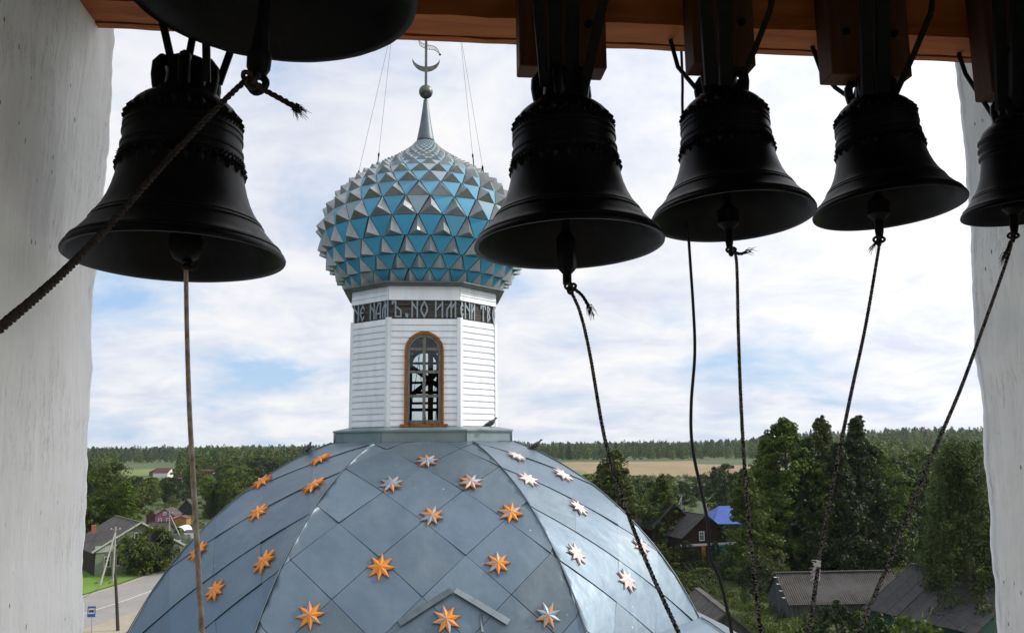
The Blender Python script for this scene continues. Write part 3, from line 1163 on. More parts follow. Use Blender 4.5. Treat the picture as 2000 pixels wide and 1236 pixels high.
HU, HV = 0.615, 0.60


def sheet(f, u0, v0, rs, name='roof_sheet'):
    """one diamond sheet centred at (u0, v0), clipped to its face"""
    n = 7
    g = 0.010
    mb = MB()
    lift = [rs.uniform(0.002, 0.008) for _ in range(4)]
    pts = []
    area = 0
    for i in range(n + 1):
        for j in range(n + 1):
            a, b = (i / n * 2 - 1), (j / n * 2 - 1)
            a_ = a * (1 - g if (f.card or f.left) else 1.0)
            b_ = b * (1 - g if (f.card or not f.left) else 1.0)
            u = u0 + (a_ - b_) / 2 * HU
            v = v0 + (a_ + b_) / 2 * HV
            v_ = min(max(v, 0.0), f.len)
            h = f.half(v_) - 0.008
            if h < 0.02:
                h = 0.02
            u_ = min(max(u, -h), h)
            # lower edges stand proud (overlap the sheets beneath)
            low = (a + b) / 2 if f.card else (a if f.left else b)
            proud = 0.003 + 0.009 * max(0.0, low) ** 3 + 0.0022 * (lift[0] * 100) * a * b + (lift[2] - 0.005) * 1.6 * a + (lift[3] - 0.005) * 1.6 * b
            pts.append(f.pos(u_, v_, proud))
    vs = pts
    fs = []
    for i in range(n):
        for j in range(n):
            q = (i * (n + 1) + j, (i + 1) * (n + 1) + j, (i + 1) * (n + 1) + j + 1, i * (n + 1) + j + 1)
            ar = (vs[q[1]] - vs[q[0]]).cross(vs[q[3]] - vs[q[0]]).length + (vs[q[1]] - vs[q[2]]).cross(vs[q[3]] - vs[q[2]]).length
            if ar > 1e-5:
                fs.append(q)
                area += ar / 2
    if area < 0.003:
        return None
    # a turned-down rim gives the sheet its thickness
    mb.add(vs, fs)
    rim = [i * (n + 1) + n for i in range(n + 1)] + [n * (n + 1) + j for j in range(n, -1, -1)]
    low = [vs[k] - f.normal(0, min(max(v0, 0.05), f.len - 0.05)) * 0.012 for k in rim]
    for k in range(len(rim) - 1):
        if (vs[rim[k]] - vs[rim[k + 1]]).length > 1e-4:
            mb.add([vs[rim[k]], vs[rim[k + 1]], low[k + 1], low[k]], [(0, 1, 2, 3)])
    ob = mb.build(name, M['zinc'], dome, smooth=True)
    return ob


rs = random.Random(11)
for i in (0, 1, 7, 2, 6):
    f = FACES[i]
    V0 = {0: 2.70, 1: 2.52, 7: 2.60, 2: 2.6, 6: 2.5}[i]
    U0 = {0: 0.0, 1: 0.1, 7: -0.12, 2: 0.1, 6: 0.0}[i]
    for r in range(-12, 13):
        for c in range(-6, 7):
            v0 = V0 + r * HV
            u0 = U0 + c * 2 * HU + (HU if r % 2 else 0)
            if v0 < -HV or v0 > f.len + HV:
                continue
            if abs(u0) > f.half(min(max(v0 + 0.6, 0), f.len)) + HU:
                continue
            sheet(f, u0, v0, rs)
# ribs along the edges between faces
for i in range(8):
    f = FACES[i]
    mb = MB()
    pts = []
    for r in range(41):
        q = f.len * r / 40
        pts.append(f.pos(f.half(q), q, 0.014))
    mb.tube(pts, [0.009 + 0.003 * vnoise(r * .4, i, 0) for r in range(41)], 6)
    mb.build('rib_seam', M['seam'], dome, auto=50)

# flared skirt under the dome, lower roof, walls
def octo(a, k, z):
    b = a * k
    return [Vector((AX + x, AY + y, z)) for x, y in
            ((-b, -a), (b, -a), (a, -b), (a, b), (b, a), (-b, a), (-a, b), (-a, -b))]


def octo_band(mb, levels, mi=0):
    o = len(mb.v)
    for (a, k, z) in levels:
        mb.v += [tuple(p) for p in octo(a, k, z)]
    for r in range(len(levels) - 1):
        for i in range(8):
            j = (i + 1) % 8
            mb.f.append((o + r * 8 + i, o + (r + 1) * 8 + i, o + (r + 1) * 8 + j, o + r * 8 + j))
            mb.m.append(mi)
    return mb


mb = MB()
octo_band(mb, [(4.50, KD, -2.86), (4.62, 0.515, -2.93), (5.15, 0.54, -3.32), (5.75, 0.56, -3.72), (5.75, 0.56, -3.80)])
sk = mb.build('dome_skirt', M['zinc'], CH)
for i in range(8):
    mb = MB()
    P = [octo(a, k, z)[i] for a, k, z in [(4.52, KD, -2.86), (4.63, 0.515, -2.92), (5.17, 0.54, -3.31), (5.77, 0.56, -3.71)]]
    mb.tube([p + Vector((0, 0, 0.012)) for p in P], 0.014, 6)
    mb.build('rib_seam', M['seam'], sk, auto=50)
mb = MB()
octo_band(mb, [(5.3, 0.6, -3.62), (5.8, 0.62, -3.66), (7.8, 0.75, -4.75), (7.8, 0.75, -4.9), (7.2, 0.75, -4.9)])
mb.build('lower_roof', M['zinc'], CH)
mb = MB()
mb.box((AX - 7.0, AY - 7.0, GZ), (AX + 7.0, AY + 7.0, -4.95))
mb.build('church_wall', M['plaster'], CH)
mb = MB()       # unseen low roof before the dome, raised and paled to bounce light
mb.box8([(-4.4, 2.75, -3.5), (4.4, 2.75, -3.5), (4.4, 10.6, -3.5), (-4.4, 10.6, -3.5), (-0.1, 2.75, -2.45), (0.1, 2.75, -2.45), (0.1, 10.6, -2.75), (-0.1, 10.6, -2.75)])
mb.build('nave_bounce_roof', M['pale_roof'], CH)
mb = MB()
mb.box((-4.0, 2.8, GZ), (4.0, 9.0, -3.52))
mb.build('nave_wall', M['plaster'], CH)


# ray against the dome
def dome_hit(px, py):
    d = ray(px, py)

    def inside(t):
        p = d * t
        x, y, z = p.x - AX, p.y - AY, p.z
        if z > 0.02 or z < -3.1:
            return False
        a = dome_a(z)
        return abs(x) < a and abs(y) < a and (abs(x) + abs(y)) * DIAG < a * (1 + KD) * DIAG
    t = 9.0
    while t < 22 and not inside(t):
        t += 0.01
    if t >= 22:
        return None
    p = d * t
    x, y = p.x - AX, p.y - AY
    # nearest face
    best = None
    for i, f in enumerate(FACES):
        A = dome_a(p.z) * (1 if f.card else (1 + KD) * DIAG)
        e = abs(Vector((x, y, 0)).dot(f.n) - A)
        if best is None or e < best[0]:
            best = (e, i)
    f = FACES[best[1]]
    u = Vector((x, y, 0)).dot(f.t)
    q = float(np.interp(-p.z, -f.z, f.s))
    return f, u, q


def star(px, py, R, kinds, rot, peel, seed):
    h = dome_hit(px, py)
    if not h:
        print('STAR MISS', px, py)
        return
    f, u, q = h
    n = f.normal(u, q)
    c = f.pos(u, q, 0.028)
    qt = random.Random(seed + 900)
    tx = (f.t + n * qt.uniform(-0.10, 0.10)).normalized()
    n = (n - tx * n.dot(tx) + f.n.cross(f.t) * qt.uniform(-0.08, 0.08)).normalized()
    tx = (tx - n * tx.dot(n)).normalized()
    ty = n.cross(tx).normalized()
    mb = MB()
    qd = random.Random(seed)
    P = []
    for k in range(16):
        a = rot + math.pi * k / 8
        r = R * (1.0 + qd.uniform(-0.03, 0.03)) if k % 2 == 0 else R * 0.47
        P.append(c + tx * r * math.cos(a) + ty * r * math.sin(a) + n * (0.010 if k % 2 == 0 else 0.012))
    apex = c + n * R * 0.19
    for k in range(16):
        mi = 1 if qd.random() < peel else 0
        mb.add([P[k], P[(k + 1) % 16], apex], [(0, 1, 2)], mi)
    B_ = [p - n * 0.03 for p in P]
    for k in range(16):
        mb.add([P[k], P[(k + 1) % 16], B_[(k + 1) % 16], B_[k]], [(3, 2, 1, 0)], 0)
    mb.tube([apex - n * 0.004, apex + n * 0.006], 0.008, 6, mi=0)
    o = mb.build('star', [M[kinds[0]], M[kinds[1]]], dome)
    return o


STARS_L = [(626, 899), (513, 942), (613, 950), (506, 1002), (388, 1078), (518, 1098), (423, 1154)]
STARS_F = [(834, 902, .95), (764, 947, .92), (919, 943, .85), (843, 1009, .5), (997, 1003, .22), (743, 1109, .0), (972, 1101, .5),
           (606, 1202, .12), (872, 1210, .15), (1070, 1202, .6)]
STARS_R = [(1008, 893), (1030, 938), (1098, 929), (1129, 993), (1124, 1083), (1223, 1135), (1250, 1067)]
for i, (x, y) in enumerate(STARS_L):
    star(x, y, 0.185 + 0.01 * (i % 3), ('orange', 'silver'), 0.2 + i, 0.0, i)
for i, (x, y, pl) in enumerate(STARS_F):
    o = star(x, y, 0.188 + 0.008 * (i % 3), ('orange', 'silver'), 0.1 + 0.9 * i, pl, 20 + i)
    if pl > 0.8:
        o['label'] = 'star with its orange paint peeled to silver'
    elif pl > 0.4:
        o['label'] = 'star half orange, half peeled to silver'
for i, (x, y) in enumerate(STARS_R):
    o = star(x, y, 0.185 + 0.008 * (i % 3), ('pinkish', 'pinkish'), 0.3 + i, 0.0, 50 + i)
    o['label'] = 'pale star on the sunny face, sun glare put into its colour'

# gable-shaped hatch trim on the front face
def hatch_strip(p0, p1, w, off, t, name, mat):
    h0, h1 = dome_hit(*p0), dome_hit(*p1)
    f = h0[0]
    mb = MB()
    n = 8
    row = []
    d = Vector((h1[1] - h0[1], h1[2] - h0[2], 0)).normalized()
    pu, pq = -d.y, d.x
    if pq < 0:
        pu, pq = -pu, -pq
    for i in range(n + 1):
        u, q = lerp(h0[1], h1[1], i / n), lerp(h0[2], h1[2], i / n)
        row += [f.pos(u - pu * w, q - pq * w, 0.012), f.pos(u, q, off + t), f.pos(u, q, off), f.pos(u - pu * w, q - pq * w, 0.0)]
    o = len(mb.v)
    mb.v += [tuple(p) for p in row]
    for i in range(n):
        for k in range(4):
            k2 = (k + 1) % 4
            mb.f.append((o + i * 4 + k, o + i * 4 + k2, o + i * 4 + 4 + k2, o + i * 4 + 4 + k))
            mb.m.append(0)
    mb.f += [(o, o + 1, o + 2, o + 3), (o + n * 4 + 3, o + n * 4 + 2, o + n * 4 + 1, o + n * 4)]
    mb.m += [0, 0]
    return mb.build(name, mat, dome)


hatch_strip((885, 1159), (783, 1224), 0.10, 0.055, 0.012, 'hatch_hood', M['seam'])
hatch_strip((885, 1159), (990, 1222), 0.10, 0.055, 0.012, 'hatch_hood', M['seam'])
hatch_strip((937, 1199), (940, 1234), 0.035, 0.03, 0.01, 'hatch_post', M['seam'])

# ------------------------------------------------------------------ ledge under the drum
mb = MB()
LZ0, LZ1 = -0.07, 0.235
octo_band(mb, [(1.60, 0.455, LZ0 - 0.03), (1.59, 0.455, LZ1 - 0.03), (1.63, 0.455, LZ1 - 0.03), (1.63, 0.455, LZ1), (1.30, 0.47, LZ1 + 0.07)])
led = mb.build('drum_ledge', M['zinc_pale'], CH)
for i in range(8):
    p, q = octo(1.605, 0.455, LZ0)[i], octo(1.605, 0.455, LZ1 - 0.03)[i]
    mb = MB()
    mb.bar(p, q, 0.02, 0.02, up=(1, 0, 0))
    mb.build('rib_seam', M['seam'], led)

# ------------------------------------------------------------------ drum
DA_, DK = 1.335, 0.475
ZD0, ZD1, ZT1, ZW1 = 0.30, 2.20, 2.535, 2.80      # boards, lettered band, upper white band
drum = MB()
octo_band(drum, [(DA_ - 0.12, DK, ZT1 + 0.3), (DA_ - 0.12, DK, ZD1 - 0.05)])
drum = drum.build('drum', M['framewood'], CH)


class DFace:
    def __init__(s, i):
        a = -math.pi / 2 + i * math.pi / 4
        s.n = Vector((math.cos(a), math.sin(a), 0))
        s.t = Vector((-math.sin(a), math.cos(a), 0))
        s.A = DA_ if i % 2 == 0 else DA_ * (1 + DK) * DIAG
        s.h = DA_ * DK if i % 2 == 0 else DA_ * (1 - DK) * DIAG

    def p(s, u, z, off=0.0):
        return Vector((AX, AY, z)) + s.n * (s.A + off) + s.t * u


WZ0, WZS, WR = 0.335, 1.62, 0.305      # window sill, spring line, half width of the opening
NB = 17
bh = (ZD1 - ZD0) / NB
for i in range(8):
    f = DFace(i)
    win = i in (0, 4)
    for r in range(NB):
        z0 = ZD0 + r * bh
        z1 = z0 + bh - 0.004
        spans = [(-f.h + 0.03, f.h - 0.03)]
        if win and z0 < WZS + WR:
            zc = z0 + bh / 2
            hw = WR if zc < WZS else math.sqrt(max(0.0, WR ** 2 - (zc - WZS) ** 2))
            hw = max(hw, 0.0) + 0.03
            if z1 > WZ0 - 0.02:
                spans = [(-f.h + 0.03, -hw), (hw, f.h - 0.03)]
        for (u0, u1) in spans:
            mb = MB()
            # each vinyl course: slanted face with a lip at the bottom
            a = [f.p(u0, z0, 0.016), f.p(u0, z0, -0.03), f.p(u0, z1, -0.03), f.p(u0, z1, 0.001), f.p(u0, z0 + 0.045, 0.010), f.p(u0, z0 + 0.04, 0.014)]
            mb.prism(a[::-1], f.t * (u1 - u0))
            mb.build('siding_board', M['siding'], drum)
    # corner trims
    fr_ = DFace((i + 1) % 8)
    c = f.p(f.h, 0, 0.012)
    mb = MB()
    mb.prism([f.p(f.h - 0.055, ZD0 - 0.01, 0.024), f.p(f.h + 0.008, ZD0 - 0.01, 0.024), fr_.p(-fr_.h + 0.055, ZD0 - 0.01, 0.024), fr_.p(-fr_.h + 0.055, ZD0 - 0.01, -0.02), f.p(f.h - 0.055, ZD0 - 0.01, -0.02)], (0, 0, ZD1 - ZD0 + 0.03))
    mb.build('corner_trim', M['siding'], drum)
    # upper white band: two courses on the diagonals, one plain sheet in front
    n = 1 if i % 2 == 0 else 3
    hh = (ZW1 - ZT1) / n
    for r in range(n):
        mb = MB()
        z0 = ZT1 + r * hh
        a = [f.p(-f.h + 0.005, z0, 0.014), f.p(-f.h + 0.005, z0, -0.03), f.p(-f.h + 0.005, z0 + hh - 0.004, -0.03), f.p(-f.h + 0.005, z0 + hh - 0.004, 0.003)]
        mb.prism(a[::-1], f.t * (2 * f.h - 0.01))
        mb.build('upper_board', M['siding'], drum)
    # old boards behind the letters
    nb = 7
    hb = (ZT1 - ZD1) / nb
    for r in range(nb):
        mb = MB()
        z0 = ZD1 + r * hb + 0.003
        off = -0.035 + 0.006 * ((r * 7 + i * 3) % 4) / 3
        a = [f.p(-f.h + 0.01, z0, off), f.p(-f.h + 0.01, z0, -0.07), f.p(-f.h + 0.01, z0 + hb - 0.006, -0.07), f.p(-f.h + 0.01, z0 + hb - 0.006, off)]
        mb.prism(a[::-1], f.t * (2 * f.h - 0.02))
        mb.build('old_board', M['oldboard'], drum)

GLY = {
    'N': [[(0, 0), (0, 1)], [(1, 0), (1, 1)], [(0, .88), (1, .45)]],
    'E': [[(1, .74), (.62, .98), (.05, .6), (.05, .4), (.62, .02), (1, .24)], [(.1, .5), (.75, .5)]],
    'A': [[(0, 0), (0, .5), (.55, .97), (1, .97), (1, 0)], [(0, .3), (1, .3)]],
    'M': [[(0, 0), (0, .5), (.5, .9)], [(.5, 0), (.5, 1)], [(.5, .55), (1, .92)], [(1, 0), (1, 1)]],
    'Y': [[(0, .84), (0, .97), (.36, .97), (.36, .03), (1, .03), (1, .42), (.36, .68)]],
    ',': [[(.2, .7), (.9, .5), (.75, 0), (.1, .3), (.2, .7)]],
    'O': [[(.5, 1), (.04, .62), (.04, .38), (.5, 0), (.96, .38), (.96, .62), (.5, 1)]],
    'I': [[(0, 0), (0, 1)], [(1, 0), (1, 1)], [(0, .42), (1, .88)]],
    'T': [[(.5, 0), (.5, .97)], [(0, .78), (0, .97), (1, .97), (1, .78)]],
    'V': [[(0, 0), (0, 1)], [(0, .97), (.9, .9), (.35, .62)], [(.3, .6), (.95, .28), (0, .03)]],
}
TEXT = {7: (45, 500, [('N', 60, 128), ('E', 140, 200), ('N', 265, 328), ('A', 338, 405), ('M', 418, 492)]),
        0: (500, 1450, [('Y', 540, 672), (',', 715, 765), ('N', 800, 890), ('O', 918, 1025), ('I', 1115, 1225), ('M', 1265, 1400)]),
        1: (1450, 1955, [('E', 1458, 1500), ('N', 1518, 1592), ('I', 1608, 1660), ('T', 1738, 1815), ('V', 1832, 1880), ('O', 1908, 1950)])}
for i, (xa, xb, items) in TEXT.items():
    f = DFace(i)
    for ch, x0, x1 in items:
        u0 = lerp(-f.h, f.h, (x0 - xa) / (xb - xa)) + 0.015
        u1 = lerp(-f.h, f.h, (x1 - xa) / (xb - xa)) - 0.015
        zb, zt = ZD1 + 0.03, ZT1 - 0.02
        if ch == ',':
            zt = zb + 0.08
        mb = MB()
        k = 0
        for st in GLY[ch]:
            for a, b in zip(st[:-1], st[1:]):
                A_ = f.p(lerp(u0, u1, a[0]), lerp(zb, zt, a[1]), -0.012 + 0.0015 * k)
                B_ = f.p(lerp(u0, u1, b[0]), lerp(zb, zt, b[1]), -0.012 + 0.0015 * k)
                e = (B_ - A_).normalized() * 0.010
                mb.bar(A_ - e, B_ + e, 0.028, 0.014, up=f.n)
                k += 1
        mb.build('letter', M['letter'], drum)

# cornice / eaves of the onion
mb = MB()
octo_band(mb, [(1.30, DK, ZW1 - 0.02), (1.47, 0.46, ZW1 + 0.0), (1.50, 0.46, ZW1 + 0.025), (1.50, 0.46, ZW1 + 0.05), (1.25, 0.46, ZW1 + 0.07)])
M['eaves'] = basic('dark_metal_eaves', (0.10, 0.115, 0.115), (0.14, 0.155, 0.155), 6, 0.5, 0.4)
cor = mb.build('cornice', M['eaves'], CH)

# window, front and back
for i in (0, 4):
    f = DFace(i)
    win = bpy.data.objects.new('arched_window', None)
    COL.objects.link(win)
    win.parent = CH
    win['_b'] = tuple(CB)

    def arch(r, zs=WZS, n=14):
        return [(r * math.cos(a), zs + r * math.sin(a)) for a in np.linspace(0, math.pi, n)]

    def ring(r0, r1, z0, o0, o1, name, mat):
        out = [(r1, z0)] + arch(r1) + [(-r1, z0)]
        inn = [(r0, z0)] + arch(r0) + [(-r0, z0)]
        mb = MB()
        n = len(out)
        for (u, z) in out:
            mb.v.append(tuple(f.p(u, z, o1)))
        for (u, z) in inn:
            mb.v.append(tuple(f.p(u, z, o1)))
        for (u, z) in out:
            mb.v.append(tuple(f.p(u, z, o0)))
        for (u, z) in inn:
            mb.v.append(tuple(f.p(u, z, o0)))
        for k in range(n - 1):
            mb.f += [(k, k + 1, n + k + 1, n + k), (2 * n + k, 3 * n + k, 3 * n + k + 1, 2 * n + k + 1),
                     (k, 2 * n + k, 2 * n + k + 1, k + 1), (n + k, n + k + 1, 3 * n + k + 1, 3 * n + k)]
            mb.m += [0] * 4
        for k in (0, n - 1):
            mb.f.append((k, n + k, 3 * n + k, 2 * n + k))
            mb.m.append(0)
        return mb.build(name, mat, win)
    ring(WR - 0.005, WR + 0.040, WZ0, -0.04, 0.045, 'trim', M['orangewood'])
    ring(WR - 0.055, WR - 0.007, WZ0 + 0.01, -0.05, 0.018, 'sash_frame', M['greywood'])
    mb = MB()
    mb.obox(f.p(-WR - 0.11, WZ0 - 0.045, -0.04), f.t * (2 * WR + 0.22), f.n * 0.125, (0, 0, 0.045))
    mb.build('sill', M['orangewood'], win)
    mb = MB()
    mb.obox(f.p(-0.028, WZ0 + 0.012, -0.03), f.t * 0.056, f.n * 0.04, (0, 0, WZS + WR - 0.03 - WZ0))
    mb.build('mullion', M['greywood'], win)
    rows = [WZ0 + 0.01, 0.80, 1.225, 1.63]
    for z in rows:
        mb = MB()
        mb.obox(f.p(-WR + 0.05, z, -0.028), f.t * (2 * WR - 0.10), f.n * 0.03, (0, 0, 0.05 if z != rows[0] else 0.06))
        mb.build('glazing_bar', M['greywood'], win)
    for sx in (-1, 1):
        ed = rows + [WZS + WR - 0.06]
        for k in range(4):
            mb = MB()
            z0, z1 = ed[k] + 0.05, ed[k + 1]
            if k < 3:
                poly = [f.p(sx * 0.03, z0, -0.012), f.p(sx * (WR - 0.056), z0, -0.012), f.p(sx * (WR - 0.056), z1, -0.012), f.p(sx * 0.03, z1, -0.012)]
            else:
                rr = WR - 0.058
                aa = [a for a in np.linspace(0.16, math.pi / 2 - 0.12, 8)]
                poly = [f.p(sx * 0.03, z0, -0.012)] + [f.p(sx * rr * math.cos(a), WZS + rr * math.sin(a), -0.012) for a in aa] + [f.p(sx * 0.03, WZS + rr, -0.012)]
            mb.prism(poly, f.n * 0.004)
            mb.build('pane', M['glass'], win)

# timber frame inside the drum, seen through the window
tf = bpy.data.objects.new('timber_frame', None)
COL.objects.link(tf)
tf.parent = CH
tf['_b'] = tuple(CB)


def fbar(a, b, w=0.09, h=0.09, name='brace'):
    mb = MB()
    mb.bar(Vector(a) + Vector((AX, AY, 0)), Vector(b) + Vector((AX, AY, 0)), w, h)
    mb.build(name, M['framewood'], tf)


for (x, y) in ((-0.30, 0.5), (0.12, -0.15), (0.6, 0.5), (-0.6, -0.5)):
    mb = MB()
    mb.box((AX + x - 0.05, AY + y - 0.05, 0.28), (AX + x + 0.05, AY + y + 0.05, 2.9))
    mb.build('post', M['framewood'], tf)
fbar((-0.62, 0.42, 1.75), (0.14, 0.42, 1.22))
fbar((0.66, 0.42, 1.85), (0.10, 0.42, 1.22))
fbar((-0.62, 0.42, 0.65), (0.10, 0.42, 1.22))
fbar((0.66, 0.42, 0.85), (0.10, 0.42, 1.24))
fbar((-0.8, 0.55, 1.42), (0.8, 0.55, 1.42), 0.06, 0.05, 'rail')
fbar((-0.8, 0.55, 1.00), (0.8, 0.55, 1.00), 0.06, 0.06, 'rail')
fbar((-0.8, 0.55, 0.66), (0.8, 0.55, 0.66), 0.06, 0.06, 'rail')
for k, (x0, x1) in enumerate(((-0.3, 0.0), (0.05, -0.2), (0.2, 0.45), (0.1, 0.4))):
    mb = MB()
    mb.tube([Vector((AX + x0, AY + 0.2, 0.35)), Vector((AX + x1, AY + 0.2, 2.3))], 0.006, 5)
    mb.build('rod', M['iron'], tf)

# ------------------------------------------------------------------ onion cupola
_on = [(562, 1.50), (545, 1.66), (520, 1.83), (500, 1.92), (480, 1.985), (455, 1.99), (425, 1.86), (395, 1.66), (365, 1.36), (345, 1.06), (325, 0.74), (308, 0.50), (292, 0.30), (276, 0.16)]
OZ = [onY(832, y, AY).z for y, r in _on]
OR_ = [r for y, r in _on]
OZ = [2.855, 2.93] + OZ
OR_ = [1.385, 1.43] + OR_
print('onion z', [round(z, 2) for z in OZ])
_oz = np.linspace(OZ[0], OZ[-1], 300)
_orr = np.interp(_oz, OZ, OR_)
_k = np.hanning(21)
_k /= _k.sum()
_orr = np.convolve(np.concatenate([2 * _orr[0] - _orr[10:0:-1], _orr, 2 * _orr[-1] - _orr[-2:-12:-1]]), _k, 'valid')
_os = np.concatenate([[0], np.cumsum(np.hypot(np.diff(_oz), np.diff(_orr)))])
ODX = 0.0


def onion(s):
    return float(np.interp(s, _os, _orr)), float(np.interp(s, _os, _oz))


mb = MB()
mb.lathe([(max(0.05, r - 0.045), z) for r, z in zip(_orr[::6], _oz[::6])], 56, (AX, AY, 0))
core = mb.build('onion_dome', M['core'], CH, auto=60)
NS = 28
rows = []
s = 0.02
while True:
    r, z = onion(s)
    h = 0.195 * r * 0.97
    if s + h > _os[-1] - 0.03 or r < 0.2:
        break
    rows.append((s, h))
    s += h
print('onion rows', len(rows))
stuffS, stuffP = MB(), MB()
ros = random.Random(5)
cand = []
for ri, (s0, h) in enumerate(rows):
    r0, z0 = onion(s0)
    r1, z1 = onion(s0 + h)
    half = math.pi / NS
    wide = 0.80 if r0 < r1 else 0.93
    tv = Vector((r1 - r0, 0, z1 - z0)).normalized()
    nv = Vector((tv.z, 0, -tv.x))

    def cyl(r, a, z):
        return Vector((r * math.cos(a), r * math.sin(a), z))
    # spike, centred at angle 0
    bl, br, tp = cyl(r0, -half * wide, z0), cyl(r0, half * wide, z0), cyl(r1, 0, z1)
    cen = bl * 0.37 + br * 0.37 + tp * 0.26
    pitch = 2 * half * r0
    ap = cen + nv * pitch * 0.37
    up = nv * 0.004
    ms = MB().add([bl + up, br + up, tp + up, ap], [(0, 1, 3), (1, 2, 3), (2, 0, 3), (2, 1, 0)]).mesh('spike', M['spike'])
    # flat blue panel, an inverted triangle centred half a step on
    g = 0.012 + 0.02 * half
    a0, a1, am = cyl(r1, half * 0.06 - half * 0 + g / max(r1, .3) * .5, z1), cyl(r1, 2 * half - half * 0.06 - g / max(r1, .3) * .5, z1), cyl(r0, half, z0)
    wl, wr = cyl(r0, half * wide + .005, z0), cyl(r0, 2 * half - half * wide - .005, z0)
    mid = (a0 + a1 + wl + wr) * 0.25 + nv * 0.02
    b0, b1 = a0 - nv * 0.0, a1
    pv = [wl + nv * .004, wr + nv * .004, a1 - tv * .006 + nv * .010, a0 - tv * .006 + nv * .010]
    pv += [p - nv * 0.012 for p in pv]
    mp = MB().add(pv, [(0, 1, 2, 3), (0, 4, 5, 1), (1, 5, 6, 2), (2, 6, 7, 3), (3, 7, 4, 0)]).mesh('blue_panel', M['blue'])
    for k in range(NS):
        ang = -math.pi / 2 + (k + (0.5 if ri % 2 else 0.0) + 0.22) * 2 * half
        jit = ros.uniform(-0.003, 0.003)
        for me, nm, da in ((ms, 'spike', 0), (mp, 'blue_panel', half)):
            facing = math.cos(ang + da + math.pi / 2)       # 1 = towards the viewer
            cand.append((facing, nm, me, ang + jit, ri))
for nm, stuff in (('spike', stuffS), ('blue_panel', stuffP)):
    lst = sorted([c for c in cand if c[1] == nm], key=lambda c: -c[0])
    for j, (fc, _, me, ang, ri) in enumerate(lst):
        if j < 296:
            mt = Matrix.Translation((0, 0, -GZ)) @ Matrix.Rotation(ang, 4, 'Z')
            o = inst(nm, me, core, mt)
        else:
            rot = Matrix.Rotation(ang, 3, 'Z')
            stuff.add([rot @ v.co + Vector((AX, AY, 0)) for v in me.vertices], [tuple(p.vertices) for p in me.polygons])
o = stuffS.build('far_side_spikes', M['spike'], core)
o['kind'] = 'stuff'
o = stuffP.build('far_side_panels', M['blue'], core)
o['kind'] = 'stuff'

# finial: cone, ball, mast, crescent, slanted bar, little bar, guys
zc0 = onY(833, 272, AY).z
zc1 = onY(836, 196, AY).z
zb = onY(838, 180, AY).z
LX = onY(838, 180, AY).x - AX
mb = MB()
mb.lathe([(0.15, zc0 - 0.06), (0.175, zc0 - 0.045), (0.178, zc0 - 0.02), (0.165, zc0 + 0.03), (0.118, lerp(zc0, zc1, .35)), (0.075, lerp(zc0, zc1, .7)), (0.045, zc1), (0.0001, zc1 + 0.05)], 28, (AX, AY, 0))
cross = mb.build('finial', M['seam'], CH, auto=40)
mb = MB()
mb.lathe([(0.0001 + 0.142 * math.sin(a), zb - 0.142 * math.cos(a)) for a in np.linspace(0, math.pi, 18)], 28, (AX, AY, 0))
mb.build('ball', M['ball'], cross, smooth=True)
zt = onY(842, 20, AY).z
mb = MB()
mb.box((AX - 0.026, AY - 0.02, zb + 0.12), (AX + 0.026, AY + 0.02, zt))
mb.build('mast', M['ball'], cross)
# crescent: a strip bent below the mast
zcr = onY(839, 130, AY).z
mb = MB()
n = 24
outer, inner = [], []
for k in range(n + 1):
    a = lerp(R_(192), R_(348), k / n)
    outer.append((0.285 * math.cos(a), zcr + 0.16 + 0.285 * math.sin(a) * 0.98))
    a2 = lerp(R_(186), R_(354), k / n)
    inner.append((0.278 * math.cos(a2), zcr + 0.185 + 0.20 * math.sin(a2)))
poly = outer
vs = []
for (p, q) in zip(outer, inner):
    for y in (-0.012, 0.012):
        vs += [(AX + p[0], AY + y, p[1]), (AX + q[0], AY + y, q[1])]
fs = []
for k in range(n):
    a = k * 4
    fs += [(a, a + 4, a + 5, a + 1), (a + 2, a + 3, a + 7, a + 6), (a, a + 2, a + 6, a + 4), (a + 1, a + 5, a + 7, a + 3)]
mb.add(vs, fs)
mb.build('crescent', M['ball'], cross)


def crosspt(px, py):
    p = onY(px, py, AY)
    return p


mb = MB()      # slanted lower bar made of two wavy wires with a zigzag between
up_ = smoothpath([crosspt(*p) for p in ((817, 77), (822, 83), (830, 87), (839, 89), (848, 91), (855, 97), (859.5, 107))], 24)
lo_ = smoothpath([crosspt(*p) for p in ((817, 77), (820, 88), (828, 94), (839, 97), (848, 98), (854, 102), (859.5, 107))], 24)
mb.tube(up_, 0.006, 5)
mb.tube(lo_, 0.006, 5)
for k in range(2, 22):
    mb.tube([up_[k] if k % 2 else lo_[k], lo_[k + 1] if k % 2 else up_[k + 1]], 0.0035, 4)
for p in (up_[0], up_[-1]):
    mb.lathe([(0.026 * math.sin(a) + 1e-4, -0.026 * math.cos(a)) for a in np.linspace(0, math.pi, 8)], 10, p)
mb.build('slanted_bar', M['ball'], cross, auto=60)
mb = MB()
a, b = crosspt(826.5, 71.5), crosspt(853, 69.5)
mb.tube([a, b], 0.006, 5)
for p in (a, b):
    mb.lathe([(0.026 * math.sin(q) + 1e-4, -0.026 * math.cos(q)) for q in np.linspace(0, math.pi, 8)], 10, p)
mb.build('short_bar', M['ball'], cross, auto=60)
mb = MB()
a, b = Vector((AX - 0.7, AY, zt - 0.35)), Vector((AX + 0.7, AY, zt - 0.35))
mb.tube([a, b], 0.02, 6)
mb.build('main_bar', M['ball'], cross)
